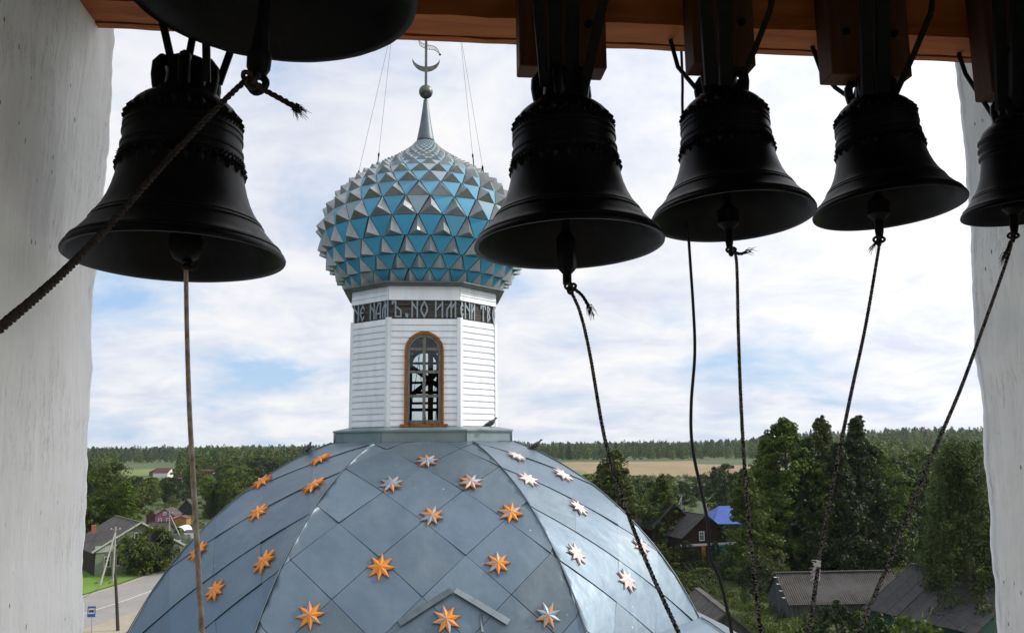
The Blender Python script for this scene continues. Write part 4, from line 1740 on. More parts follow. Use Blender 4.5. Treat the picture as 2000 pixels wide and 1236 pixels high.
for (x0, y0, yy, x1, side) in ((697, 352, 15.2, 752, -1), (738, 318, 16.8, 787, -1), (945, 342, 15.2, 892, 1), (925, 320, 16.8, 897, 1)):
    top = Vector((AX + 0.68 * side, AY, zt - 0.35))
    bot = onY(x0, y0, yy)
    mb = MB()
    mb.tube([bot, top], 0.0028, 4)
    d = (top - bot).normalized()
    mb.tube([bot - d * 0.12, bot + d * 0.12], 0.011, 6)
    mb.tube([bot + d * 0.12, bot + d * 0.17, bot + d * 0.22], [0.012, 0.02, 0.006], 6)
    mb.build('guy_wire', M['iron'], cross)


# ------------------------------------------------------------------ pigeons
def pigeon(base, heading, label, s=1.0, pitch=0.3):
    """one continuous lofted body: tail, trunk, breast, neck, head, bill"""
    prof = [(-0.155, 0.030, 0.022, 0.004), (-0.11, 0.040, 0.028, 0.008), (-0.075, 0.055, 0.034, 0.025), (-0.03, 0.072, 0.048, 0.042),
            (0.02, 0.088, 0.054, 0.050), (0.06, 0.105, 0.047, 0.048), (0.085, 0.130, 0.030, 0.034), (0.095, 0.152, 0.022, 0.025),
            (0.108, 0.170, 0.022, 0.023), (0.124, 0.175, 0.017, 0.018), (0.135, 0.172, 0.007, 0.007), (0.152, 0.166, 0.002, 0.002)]
    root = thing('pigeon', label, 'pigeon', tuple(base), 'pigeons perched on the church roof')
    ca, sa = math.cos(heading), math.sin(heading)
    mb = MB()
    seg = 12
    for (x, z, wy, wz) in prof:
        for k in range(seg):
            a = 2 * math.pi * k / seg
            lx, ly, lz = x * s, wy * math.cos(a) * s, (z - 0.01 + wz * math.sin(a)) * s
            mb.v.append((base[0] + lx * ca - ly * sa, base[1] + lx * sa + ly * ca, base[2] + lz))
    for i in range(len(prof) - 1):
        for k in range(seg):
            k2 = (k + 1) % seg
            mb.f.append((i * seg + k, i * seg + k2, (i + 1) * seg + k2, (i + 1) * seg + k))
            mb.m.append(0)
    mb.f += [tuple(range(seg))[::-1], tuple((len(prof) - 1) * seg + k for k in range(seg))]
    mb.m += [0, 0]
    mb.build('body', M['pigeon'], root, auto=70)
    for sy in (-1, 1):
        mb = MB()
        fx = lambda x, y, z: Vector((base[0] + (x * ca - y * sa) * s, base[1] + (x * sa + y * ca) * s, base[2] + z * s))
        mb.tube([fx(0.01, 0.02 * sy, 0.05), fx(0.015, 0.02 * sy, 0.004)], 0.004, 5)
        mb.tube([fx(0.0, 0.02 * sy, 0.004), fx(0.035, 0.02 * sy, 0.004)], 0.003, 4)
        mb.build('leg', M['pigeon'], root)
        mb = MB()
        pts = [(0.06, 0.040, 0.105), (0.03, 0.054, 0.115), (-0.04, 0.052, 0.085), (-0.12, 0.03, 0.045), (-0.03, 0.056, 0.055), (0.04, 0.052, 0.07)]
        mb.prism([fx(x, y * sy, z) for x, y, z in pts], Vector((-sa * sy, ca * sy, 0)) * 0.008 * s)
        mb.build('wing', M['pigeon'], root)


pg = onY(957, 833, AY - 1.36)
pigeon((pg.x, pg.y, LZ1 + 0.03), R_(20), 'dark pigeon standing on the ledge at the right foot of the drum')
h = dome_hit(643, 872)
pigeon(tuple(FACES[7].pos(-FACES[7].half(0.45), 0.45, 0.02)), R_(70), 'dark pigeon on the left shoulder of the dome below the drum')
pigeon(tuple(FACES[1].pos(FACES[1].half(0.42), 0.42, 0.02)), R_(15), 'dark pigeon on the right shoulder of the dome below the drum')

# ================================================================== LANDSCAPE
def on_px(px, py):
    p = onG(px, py)
    return p


def hills(x, y):
    r = math.hypot(x, y)
    az = math.degrees(math.atan2(x, y))
    h = 0.0
    if r > 500:
        w = max(0.0, min(1.0, (az - 17.0) / 14.0))
        w = w * w * (3 - 2 * w)
        t = max(0.0, min(1.0, (r - 500) / 900))
        h += 17.0 * w * t * t * (3 - 2 * t)
        w2 = max(0.0, min(1.0, (-22 - az) / 8.0))
        h += 2.0 * w2 * t
    if r > 1800:
        h += min(12.0, (r - 1800) * 0.003)
    return h


mb = MB()
radii = [0, 12, 25, 40, 60, 85, 115, 150, 200, 260, 340, 440, 560, 700, 850, 1000, 1200, 1400, 1700, 2100, 2700, 3500, 4600]
na = 144
mb.v.append((0, 0, GZ))
for r in radii[1:]:
    for k in range(na):
        a = 2 * math.pi * k / na
        x, y = r * math.sin(a), r * math.cos(a)
        mb.v.append((x, y, GZ + hills(x, y)))
for k in range(na):
    mb.f.append((0, 1 + (k + 1) % na, 1 + k))
    mb.m.append(0)
for i in range(len(radii) - 2):
    for k in range(na):
        k2 = (k + 1) % na
        o = 1 + i * na
        mb.f.append((o + k, o + k2, o + na + k2, o + na + k))
        mb.m.append(0)
M['ground'] = make_ground()
tag(mb.build('ground', M['ground'], smooth=True), kind='structure')


def sheet_poly(name, pts, mat, z):
    """flat sheet on the ground from ground points, finely outlined"""
    mb = MB()
    P = []
    n = len(pts)
    for i in range(n):
        a, b = Vector(pts[i]), Vector(pts[(i + 1) % n])
        k = max(1, int((b - a).length / 3))
        k = min(k, 60)
        for j in range(k):
            p = a.lerp(b, j / k)
            L_ = (b - a).length
            w = min(0.35, L_ * 0.02)
            P.append((p.x + w * vnoise(p.x, p.y, 1, 0.35), p.y + w * vnoise(p.x, p.y, 5, 0.35), GZ + z))
    mb.add(P, [tuple(range(len(P)))])
    o = mb.build(name, mat)
    me = o.data
    if me.polygons[0].normal.z < 0:
        me.flip_normals()
    return tag(o, kind='structure')


def gmat(name, c1, c2, c3, s1=0.05, s2=2.0):
    m, t, b = newmat(name)
    o = coords(t)
    n1, n2 = noise(t, o, s1, 5, 0.6), noise(t, o, s2, 5, 0.65)
    c = mixc(t, ramp(t, n1, [(0.38, 0.0), (0.62, 1.0)]), c1, c2)
    c = mixc(t, math_(t, 'MULTIPLY', ramp(t, n2, [(0.5, 0.0), (0.7, 1.0)]), 0.6), c, c3)
    L(t, c, b.inputs['Base Color'])
    b.inputs['Roughness'].default_value = 0.95
    b.inputs['Specular IOR Level'].default_value = 0.2
    bump(t, b, n2, 0.5, 0.05)
    return m


M['hay'] = gmat('dry_hay_meadow', (0.29, 0.215, 0.125), (0.22, 0.165, 0.09), (0.14, 0.125, 0.06), 0.015, 0.12)
M['grass'] = gmat('mown_verge', (0.14, 0.25, 0.030), (0.11, 0.20, 0.026), (0.17, 0.23, 0.05), 0.08, 1.2)
M['paleg'] = gmat('pale_green_field', (0.13, 0.18, 0.05), (0.16, 0.19, 0.06), (0.20, 0.19, 0.09), 0.02, 0.2)
M['asphalt'] = gmat('worn_asphalt', (0.235, 0.225, 0.21), (0.275, 0.26, 0.24), (0.19, 0.183, 0.17), 0.2, 3.0)
M['gravel'] = gmat('sandy_shoulder', (0.36, 0.31, 0.24), (0.30, 0.26, 0.20), (0.22, 0.19, 0.14), 0.3, 2.5)
M['mark'] = basic('worn_road_paint', (0.62, 0.61, 0.58), (0.4, 0.39, 0.36), 3, 0.8)
M['garden'] = gmat('weedy_yard', (0.045, 0.06, 0.018), (0.07, 0.08, 0.028), (0.035, 0.045, 0.012), 0.15, 1.5)

sheet_poly('meadow', [on_px(1030, 905), on_px(1130, 902), on_px(1300, 901), on_px(1500, 896), on_px(1560, 899), on_px(1530, 925), on_px(1450, 932), on_px(1280, 931), on_px(1150, 925), on_px(1060, 921)], M['hay'], 0.06)
sheet_poly('field', [on_px(228, 917.5), on_px(330, 914), on_px(345, 920), on_px(300, 928), on_px(235, 929)], M['paleg'], 0.06)
sheet_poly('field', [on_px(1752, 982), on_px(1860, 976), on_px(1900, 985), on_px(1850, 1002), on_px(1750, 1008)], M['paleg'], 0.05)
sheet_poly('field', [on_px(1060, 912), on_px(1145, 921), on_px(1150, 931), on_px(1070, 926)], M['paleg'], 0.08)

# the road from the lower left, curving away behind the dome
farE = [on_px(60, 1200), on_px(160, 1166), on_px(240, 1142), on_px(325, 1113), on_px(430, 1075)]
nearE = [on_px(60, 1300), on_px(170, 1246), on_px(255, 1216), on_px(330, 1185), on_px(460, 1120)]
sheet_poly('road_shoulder', [p + Vector((-0.5, 0.7, 0)) for p in farE] + [p + Vector((1.2, -6.5, 0)) for p in nearE[::-1]], M['gravel'], 0.010)
sheet_poly('road', farE + nearE[::-1], M['asphalt'], 0.016)
sheet_poly('road_shoulder', [a.lerp(b, 0.80) for a, b in zip(farE, nearE)] + [p + Vector((1.2, -6.5, 0)) for p in nearE[::-1]], M['gravel'], 0.020)
ln = [a.lerp(b, 0.46) for a, b in zip(farE, nearE)]
for k in range(len(ln) - 1):
    a, b = Vector(ln[k]), Vector(ln[k + 1])
    d = (b - a).normalized()
    w = Vector((-d.y, d.x, 0)) * 0.09
    mb = MB()
    mb.add([tuple(v) for v in ((a - w) + Vector((0, 0, .022)), (b - w) + Vector((0, 0, .022)), (b + w) + Vector((0, 0, .022)), (a + w) + Vector((0, 0, .022)))], [(0, 1, 2, 3)])
    tag(mb.build('road_marking', M['mark']), kind='structure')
sheet_poly('side_road', [on_px(318, 1116), on_px(334, 1090), on_px(326, 1082), on_px(345, 1078), on_px(372, 1080), on_px(352, 1104), on_px(345, 1112)], M['gravel'], 0.013)
sheet_poly('grass_verge', [on_px(40, 1195), on_px(160, 1160), on_px(240, 1136), on_px(322, 1108), on_px(330, 1098), on_px(300, 1098), on_px(160, 1110), on_px(40, 1120)], M['grass'], 0.007)
sheet_poly('yard', [on_px(1240, 1110), on_px(1250, 1060), on_px(1450, 1060), on_px(1560, 1110), on_px(1800, 1110), on_px(1990, 1180), on_px(1990, 1500), on_px(1300, 1500)], M['garden'], 0.005)

# ------------------------------------------------------------------ leaves
_ICO = None


def rand_dirs(g, n):
    v = g.normal(size=(n, 3))
    return v / np.linalg.norm(v, axis=1)[:, None]


def leaf_mesh(name, C, Nrm, size, tint, mat, g, aspect=0.62):
    """C (n,3) centres, Nrm (n,3) normals, size (n,), tint (n,) -> mesh of pointed quads"""
    n = len(C)
    r = rand_dirs(g, n)
    T = np.cross(Nrm, r)
    T /= np.linalg.norm(T, axis=1)[:, None] + 1e-9
    Bv = np.cross(Nrm, T)
    s = size[:, None]
    V = np.stack([C - T * s * 0.5, C + Bv * s * 0.5 * aspect, C + T * s * 0.5, C - Bv * s * 0.5 * aspect], 1).reshape(-1, 3)
    me = bpy.data.meshes.new(name)
    me.vertices.add(4 * n)
    me.vertices.foreach_set('co', V.astype(np.float32).ravel())
    me.loops.add(4 * n)
    me.loops.foreach_set('vertex_index', np.arange(4 * n, dtype=np.int32))
    me.polygons.add(n)
    me.polygons.foreach_set('loop_start', np.arange(0, 4 * n, 4, dtype=np.int32))
    at = me.attributes.new('tint', 'FLOAT', 'FACE')
    at.data.foreach_set('value', np.clip(tint, 0, 1).astype(np.float32))
    me.materials.append(mat)
    me.update(calc_edges=True)
    me.validate()
    return me


def clumps(g, centres, radii, per, leaf, updown=0.25):
    """leaves scattered in clumps; normals lean outwards"""
    Cs, Ns, Ts = [], [], []
    for c, r, tv in zip(centres, radii, g.uniform(0, 1, len(centres))):
        d = rand_dirs(g, per)
        rad = r * g.uniform(0.35, 1.0, per) ** 0.6
        p = c + d * rad[:, None] * np.array([1, 1, 0.75])
        nrm = d * 0.8 + rand_dirs(g, per) * 0.8 + np.array([0, 0, updown])
        nrm /= np.linalg.norm(nrm, axis=1)[:, None]
        Cs.append(p)
        Ns.append(nrm)
        Ts.append(np.clip(tv * 0.6 + g.uniform(0, 0.4, per), 0, 1))
    C, N_, T = np.concatenate(Cs), np.concatenate(Ns), np.concatenate(Ts)
    return C, N_, leaf * g.uniform(0.6, 1.25, len(C)), T


M['leaf'] = make_leaf('broadleaf', (0.024, 0.040, 0.005), (0.120, 0.160, 0.020))
M['leaf_dark'] = make_leaf('dark_leaf', (0.008, 0.015, 0.004), (0.036, 0.058, 0.011), 0.15)
M['leaf_light'] = make_leaf('light_leaf', (0.085, 0.120, 0.018), (0.20, 0.24, 0.040), 0.25, 0.05)
M['needle'] = make_leaf('spruce_needle', (0.022, 0.040, 0.016), (0.055, 0.085, 0.030), 0.05)
M['birch_leaf'] = make_leaf('weeping_birch_leaf', (0.012, 0.022, 0.004), (0.080, 0.110, 0.016), 0.2)
M['far_leaf'] = make_leaf('woodland_leaf', (0.036, 0.060, 0.012), (0.095, 0.13, 0.026), 0.22, 0.06)
M['far_light'] = make_leaf('pale_woodland_leaf', (0.075, 0.105, 0.022), (0.17, 0.205, 0.045), 0.22, 0.06)
M['bark'] = basic('grey_brown_bark', (0.10, 0.085, 0.07), (0.05, 0.042, 0.035), 6, 0.9, stretch=(1, 1, 0.3))
M['birchbark'] = basic('birch_bark', (0.52, 0.50, 0.46), (0.08, 0.07, 0.06), 5, 0.8, stretch=(0.4, 0.4, 1.6), lo=0.52, hi=0.62)


def trunk_mesh(name, h, r, limbs, mat, g, lean=0.0):
    mb = MB()
    pts = [Vector((lean * h * t * t + 0.15 * math.sin(3 * t + h), 0.12 * math.sin(4 * t), h * t)) for t in np.linspace(0, 1, 7)]
    mb.tube([pts[0] - Vector((0, 0, 0.4))] + pts, [r * 1.35] + [r * (1.1 - 0.95 * t) for t in np.linspace(0, 1, 7)], 8)
    for (z0, az, ln_, rise) in limbs:
        t = z0 / h
        p0 = Vector((lean * h * t * t, 0, z0))
        d = Vector((math.cos(az), math.sin(az), rise))
        rr = r * (1 - t) * 0.5 + 0.02
        mb.tube([p0, p0 + d * ln_ * 0.5 + Vector((0, 0, 0.1 * ln_)), p0 + d * ln_ + Vector((0, 0, 0.3 * ln_))], [rr, rr * 0.7, 0.02], 5)
    return mb.mesh(name, mat, smooth=True)


def broadleaf(name, seed, H, W, per, ncl, leaf, mat, shape, zb=0.12, clr=(0.75, 1.35), bark='bark'):
    """shape(t) -> crown radius fraction at height fraction t of the crown"""
    g = np.random.default_rng(seed)
    cs, rs_ = [], []
    gaps = [(g.uniform(0, 6.28), g.uniform(0.15, 0.9), g.uniform(0.25, 0.5)) for _ in range(7)]
    while len(cs) < ncl:
        t = g.uniform(0, 1)
        R = W / 2 * shape(t)
        a = g.uniform(0, 2 * math.pi)
        if any(abs((a - ga + math.pi) % (2 * math.pi) - math.pi) < gw and abs(t - gt) < 0.07 for ga, gt, gw in gaps) and g.uniform() < 0.8:
            continue
        lob = 1 + 0.27 * math.sin(3 * a + 5 * t + seed) + 0.2 * math.sin(5 * a - 11 * t + 2 * seed)
        rr = R * lob * g.uniform(0.35, 1.0) ** 0.5
        crad = g.uniform(*clr) * (0.55 + 0.45 * shape(t))
        zz = H * (zb + (1 - zb) * t * 0.95)
        if g.uniform() < 0.2:                     # sprays standing out of the outline
            rr = R * lob * g.uniform(0.95, 1.22)
            zz += g.uniform(-0.01, 0.035) * H
            crad *= 0.5
        elif g.uniform() < 0.25:
            crad *= 0.65
        cs.append((rr * math.cos(a), rr * math.sin(a), zz))
        rs_.append(crad)
    C, N_, S, T = clumps(g, np.array(cs), np.array(rs_), per, leaf)
    me = leaf_mesh(name + '_crown', C, N_, S, T, M[mat], g)
    limbs = [(H * (zb + 0.06 + 0.7 * k / 14), g.uniform(0, 6.28), W * 0.32 * shape(k / 14 * 0.7 + 0.06), g.uniform(0.4, 1.0)) for k in range(14)]
    tm = trunk_mesh(name + '_trunk', H * 0.93, 0.016 * H + 0.04, limbs, M[bark], g)
    return (me, tm, H)


def spruce(name, seed, H, W, mat='needle', per=60, leaf=0.42):
    g = np.random.default_rng(seed)
    Cs, Ns = [], []
    nw = int(H * 2.4)
    for k in range(nw):
        t = k / nw
        z = H * (0.06 + 0.93 * t)
        R = W / 2 * (1 - t) ** 0.85 * g.uniform(0.8, 1.15) + 0.08
        nb = max(4, int(9 * (1 - t) + 4))
        for b in range(nb):
            a = g.uniform(0, 6.28)
            Rb = R * g.uniform(0.7, 1.1)
            m = max(5, int(per * (0.3 + 0.7 * (1 - t)) / 3))
            u = g.uniform(0.05, 1, m)
            wd = (1 - u * 0.7) * 0.32 * Rb
            off = g.uniform(-1, 1, m) * wd
            x = Rb * u * math.cos(a) - off * math.sin(a)
            y = Rb * u * math.sin(a) + off * math.cos(a)
            zz = z - 0.32 * Rb * u ** 1.4 + 0.10 * Rb * (u > 0.85) + g.normal(0, 0.05, m)
            Cs.append(np.stack([x, y, zz], 1))
            n = np.stack([np.cos(a) * 0.35 * np.ones(m), np.sin(a) * 0.35 * np.ones(m), np.ones(m)], 1) + g.normal(0, 0.5, (m, 3))
            Ns.append(n / np.linalg.norm(n, axis=1)[:, None])
    C, N_ = np.concatenate(Cs), np.concatenate(Ns)
    me = leaf_mesh(name + '_crown', C, N_, leaf * g.uniform(0.6, 1.2, len(C)), g.uniform(0, 1, len(C)), M[mat], g, 0.4)
    tm = trunk_mesh(name + '_trunk', H * 0.97, 0.012 * H + 0.03, [], M['bark'], g)
    return (me, tm, H)


def weeping(name, seed, H, W):
    """weeping birch: leaf clumps on arching limbs with hanging strands of small leaves"""
    g = np.random.default_rng(seed)
    cc, cr = [], []
    for k in range(150):
        t = g.uniform(0.16, 1.0)
        a = g.uniform(0, 6.28)
        lob = 1 + 0.3 * math.sin(3 * a + seed + 4 * t) + 0.2 * math.sin(7 * a + 9 * t)
        R = W / 2 * max(0.08, (1.0 - t)) ** 0.55 * (0.55 + 0.45 * min(1, t * 3)) * lob * g.uniform(0.3, 1) ** 0.5
        cc.append((R * math.cos(a), R * math.sin(a), H * t))
        cr.append(g.uniform(0.45, 1.0))
    C0, N0, S0, T0 = clumps(g, np.array(cc), np.array(cr), 60, 0.30)
    Cs, Ns, Ts, Ss = [C0], [N0], [T0], [S0]
    for k in range(900):
        i = int(g.integers(0, len(cc)))
        c = np.array(cc[i]) + g.normal(0, 0.45, 3)
        az = math.atan2(c[1], c[0])
        tv = g.uniform(0, 0.6)
        ln_ = g.uniform(0.5, 1.3) if g.uniform() < 0.45 else g.uniform(1.5, 4.2)
        ln_ = min(ln_, max(0.3, c[2] - 0.4))
        m = max(4, int(ln_ * 15))
        u = g.uniform(0, 1, m)
        x = c[0] + g.normal(0, 0.09, m) + 0.2 * u * math.cos(az)
        y = c[1] + g.normal(0, 0.09, m) + 0.2 * u * math.sin(az)
        Cs.append(np.stack([x, y, c[2] - ln_ * u], 1))
        n = np.stack([np.cos(az) * np.ones(m), np.sin(az) * np.ones(m), 0.4 * np.ones(m)], 1) + g.normal(0, 0.8, (m, 3))
        Ns.append(n / np.linalg.norm(n, axis=1)[:, None])
        Ts.append(np.clip(tv + g.uniform(0, 0.4, m), 0, 1))
        Ss.append(0.23 * g.uniform(0.6, 1.3, m))
    C, N_, T, S = (np.concatenate(q) for q in (Cs, Ns, Ts, Ss))
    me = leaf_mesh(name + '_crown', C, N_, S, T, M['birch_leaf'], g, 0.5)
    limbs = [(H * (0.25 + 0.6 * k / 12), g.uniform(0, 6.28), W * 0.22, 0.6) for k in range(12)]
    tm = trunk_mesh(name + '_trunk', H * 0.9, 0.26, limbs, M['bark'], g)
    return (me, tm, H)


egg = lambda t: max(0.05, math.sin(math.pi * min(1, (t * 0.92 + 0.06)) ** 0.8)) ** 0.75
tall = lambda t: max(0.05, (min(1, t * 5 + 0.45)) * (1 - t ** 2.4) ** 0.7)
roundc = lambda t: max(0.1, math.sqrt(max(0, 1 - (2 * t - 0.9) ** 2 / 1.25)))
cone = lambda t: max(0.06, (min(1, t * 6 + 0.5)) * (1 - t) ** 0.75)

P = {
    'aspen_a': broadleaf('aspen', 1, 18.0, 8.0, 70, 270, 0.40, 'leaf', tall, 0.03),
    'aspen_b': broadleaf('aspen', 2, 18.0, 7.0, 70, 240, 0.40, 'leaf', lambda t: tall(t) * (1 - 0.3 * max(0, math.sin(9 * t))), 0.03),
    'dark_a': broadleaf('dark', 3, 18.0, 9.0, 70, 280, 0.40, 'leaf_dark', cone, 0.03),
    'round_a': broadleaf('round', 4, 11.0, 8.6, 66, 190, 0.36, 'leaf', roundc, 0.05),
    'round_dark': broadleaf('rounddark', 5, 11.0, 8.0, 66, 190, 0.36, 'leaf_dark', roundc, 0.04),
    'light_a': broadleaf('light', 6, 12.0, 6.4, 60, 160, 0.36, 'leaf_light', egg, 0.05),
    'birch_a': broadleaf('birch', 8, 14.0, 6.0, 62, 190, 0.36, 'leaf', cone, 0.04),
    'spruce_a': spruce('spruce', 9, 16.0, 5.6),
    'weeping': weeping('weeping', 10, 15.5, 9.0),
    'bush_a': broadleaf('bush', 11, 3.4, 3.6, 50, 62, 0.24, 'leaf', roundc, 0.02, (0.4, 0.75)),
    'bush_l': broadleaf('bushl', 12, 3.4, 3.2, 50, 58, 0.24, 'leaf_light', egg, 0.02, (0.4, 0.75)),
    'bush_d': broadleaf('bushd', 13, 4.0, 3.8, 52, 70, 0.25, 'leaf_dark', egg, 0.02, (0.45, 0.8)),
}


def plant(kind, pos, h, w=1.0, label=None, cat='tree', group=None, name=None, rot=None):
    me, tm, H = P[kind]
    bush = kind.startswith('bush')
    root = bpy.data.objects.new(name or ('shrub' if bush else 'leafy_tree'), None)
    COL.objects.link(root)
    root.location = pos
    s = h / H
    root.scale = (s * w, s * w, s)
    root.rotation_euler = (0, 0, rot if rot is not None else rnd.uniform(0, 6.28))
    tag(root, label, 'shrub' if bush and cat == 'tree' else cat, group)
    for nm, m_ in (('crown', me), ('trunk', tm)):
        o = bpy.data.objects.new(nm, m_)
        COL.objects.link(o)
        o.parent = root
    return root


def plant_px(kind, px, pyb, pyt, w=1.0, label=None, **kw):
    """base at the ground point seen at (px, pyb), crown reaching up to pyt"""
    b = onG(px, pyb)
    top = onY(px, pyt, b.y)
    return plant(kind, b, max(1.0, top.z - b.z), w, label, **kw)


# trees one can tell apart, right of the dome
plant_px('aspen_a', 1548, 1118, 806, 1.08, 'tall aspen with open twin top, left of the big tree group behind the sheds')
plant_px('aspen_b', 1620, 1090, 806, 0.95, 'slender tall aspen in the middle of the big tree group behind the sheds')
plant_px('dark_a', 1693, 1112, 804, 1.0, 'dark pointed tree at the right of the big tree group behind the sheds', name='dark_tree')
plant_px('aspen_b', 1512, 1105, 862, 1.25, 'aspen on the left flank of the big tree group, lower than the twin topped one')
plant_px('dark_a', 1588, 1120, 848, 1.1, 'dark tree filling the gap between the two tallest aspens behind the sheds', name='dark_tree')
plant_px('dark_a', 1652, 1122, 858, 1.0, 'dark tree before the slender aspen, right behind the corrugated roof', name='dark_tree')
plant_px('aspen_a', 1728, 1105, 862, 1.0, 'leafy tree behind the dark pointed one, towards the green field')
plant_px('round_dark', 1752, 1085, 890, 0.95, 'dark bushy tree leaning on the right flank of the big tree group', name='dark_tree')
plant_px('birch_a', 1467, 1135, 908, 1.2, 'mid-height tree in front of the blue roofed house')
plant_px('birch_a', 1206, 1095, 872, 1.35, 'broad tree close behind the right shoulder of the dome')
plant_px('birch_a', 1180, 1080, 900, 1.1, 'lower tree half hidden behind the right shoulder of the dome')
plant_px('aspen_b', 1299, 1092, 922, 1.25, 'narrow pointed tree between the dome and the dark wooden house')
plant_px('round_dark', 1418, 1004, 903, 0.95, 'dark round tree behind the blue roof', name='dark_tree')
plant_px('round_dark', 1334, 985, 938, 1.2, 'round dark tree behind the concrete pole with a brace', name='dark_tree')
plant_px('weeping', 1908, 1268, 862, 0.98, 'weeping birch in front of the right pillar, strands hanging to the shed roof', name='weeping_birch')
plant_px('weeping', 1866, 1250, 930, 0.72, 'smaller weeping birch left of the tall one, over the plank roof', name='weeping_birch')
plant_px('round_a', 1835, 1065, 872, 1.0, 'rounded yellow-green tree behind the weeping birch')
plant_px('round_a', 1900, 1040, 880, 1.1, 'leafy tree beside the right pillar, higher than the weeping birch strands')
plant_px('bush_l', 1578, 1122, 1042, 0.75, 'bright young shrub at the foot of the big tree group')
plant_px('bush_d', 1636, 1285, 1172, 1.0, 'dark leafy shrub in front of the corrugated shed')
plant_px('bush_d', 1345, 1118, 1056, 0.85, 'shrub left of the white window of the dark wooden house')
plant_px('bush_d', 1402, 1122, 1056, 0.6, 'shrub right of the white window of the dark wooden house')
plant_px('bush_a', 1290, 1125, 1060, 1.2, 'shrub at the foot of the narrow pointed tree by the dome')
plant_px('bush_d', 1482, 1165, 1085, 1.0, 'dense dark shrub before the turquoise wall')
plant_px('bush_a', 1510, 1145, 1075, 1.1, 'shrub beside the left end of the corrugated shed')
plant_px('bush_a', 1365, 1160, 1108, 1.5, 'low wide shrub in the yard below the dark house')
plant_px('bush_d', 1722, 1330, 1196, 0.9, 'dark shrub in front of the dark green wall of the plank roofed shed')
plant_px('bush_a', 1800, 1360, 1205, 1.0, 'leafy shrub before the plank roofed shed, beneath the weeping birch')
plant_px('bush_a', 1795, 1210, 1140, 1.0, 'shrub under the weeping birch by the plank roof')
# left of the dome
plant_px('round_a', 204, 1045, 900, 1.05, 'big leafy tree behind the green house, beside the left pillar')
plant_px('birch_a', 242, 1050, 936, 1.35, 'broad pointed tree right behind the gable of the green house')
plant_px('round_a', 172, 1050, 925, 1.0, 'tree cut by the left pillar behind the green house')
plant_px('spruce_a', 420, 1012, 903, 1.15, 'dark spruce against the left flank of the dome', name='spruce_tree')
plant_px('round_a', 452, 1010, 912, 1.15, 'round leafy tree next to the dark spruce at the dome')
plant_px('round_dark', 480, 1000, 925, 1.0, 'dark round tree low behind the left flank of the dome', name='dark_tree')
plant_px('bush_a', 288, 1119, 1028, 1.0, 'tall bush hiding the right part of the green house gable')
plant_px('bush_d', 316, 1114, 1034, 0.75, 'tall bush at the road edge right of the green house')
plant_px('bush_d', 276, 1121, 1066, 0.9, 'low dark bush at the foot of the green house gable')
plant_px('bush_d', 304, 1117, 1085, 0.9, 'low dark bush beside the road edge bush')
plant_px('bush_a', 326, 1035, 1016, 1.6, 'green bush in front of the pink house')
plant_px('light_a', 334, 1010, 966, 1.0, 'small yellowish tree above the pink house')
plant_px('bush_l', 212, 1124, 1112, 0.9, 'small shrub under the windows of the green house')

# wooded belts: trees at 150-420 m, each its own object
MASK = [(1480, 1780, 800, 1120)]


KIND_LABEL = {'round_a': 'rounded green tree', 'birch_a': 'pointed green tree', 'light_a': 'pale yellow-green tree', 'round_dark': 'dark rounded tree',
              'bush_a': 'low green shrub', 'bush_l': 'low pale shrub', 'bush_d': 'low dark shrub', 'aspen_b': 'slim tall tree', 'spruce_a': 'dark spruce'}


def belt(n, x0, x1, y0, y1, hmin, hmax, toplim, kinds, label, group, seed, avoid=(), dmin=3.2):
    q = random.Random(seed)
    put = []
    tries = 0
    while len(put) < n and tries < n * 60:
        tries += 1
        px = q.uniform(x0, x1)
        d = 1 / q.uniform(1 / onG(px, y0).length, 1 / onG(px, y1).length)
        py = None
        dirv = ray(px, 864)
        az = Vector((dirv.x, dirv.y, 0)).normalized()
        b = az * d + Vector((0, 0, GZ))
        bx, by = proj(b)
        if any(ax0 < bx < ax1 and ay0 < by < ay1 for ax0, ax1, ay0, ay1 in avoid):
            continue
        if any((b - p).length < dmin * (1 + d / 400) for p in put):
            continue
        h = q.uniform(hmin, hmax)
        tl = toplim(bx)
        zt = onY(bx, tl, b.y).z if b.y > 1 else 0
        h = min(h, zt - GZ)
        if h < 2.2:
            continue
        put.append(b)
        k = q.choice(kinds)
        kl = KIND_LABEL[k]
        plant(k, b, h, q.uniform(0.9, 1.35), kl + ' ' + label, group=kl + 's ' + group, rot=q.uniform(0, 6.28))
    return len(put)


H0 = lambda x: 864 - (x - 1000) * 0.0105


def lim_left(x):
    if 225 < x < 345:
        return 931 + 3 * math.sin(x)
    return H0(x) + 22


n1 = belt(115, 120, 640, 928, 1012, 5, 12, lim_left, ['round_a', 'birch_a', 'light_a', 'birch_a', 'round_dark', 'bush_a', 'aspen_b'],
          'in the wooded belt between pink house and far forest', 'in the wooded belt left of the dome', 21,
          avoid=[(270, 380, 985, 1075), (232, 345, 900, 930), (340, 365, 975, 1010)])
lim_r = lambda x: 926 if x < 1500 else H0(x) + 24
n2 = belt(60, 1120, 1500, 936, 1000, 3, 7, lim_r, ['round_a', 'bush_a', 'bush_l', 'round_dark', 'bush_d', 'light_a'],
          'between the hay meadow and the blue roofed house', 'below the hay meadow', 22, avoid=[(1310, 1360, 955, 1012), (1375, 1465, 980, 1060)])
n3 = belt(75, 1700, 2040, 900, 1000, 5, 12, lambda x: H0(x) + 10, ['light_a', 'round_a', 'light_a', 'birch_a', 'round_dark', 'spruce_a'],
          'in woodland between the big tree group and right pillar', 'in the woodland at the right', 23, avoid=[(1745, 1870, 972, 1012)])
n4 = belt(16, 1140, 1330, 1010, 1085, 3, 6, lambda x: 960, ['bush_a', 'bush_d', 'round_a'],
          'just behind the right flank of the dome', 'behind the right flank of the dome', 24)
print('belts', n1, n2, n3, n4)

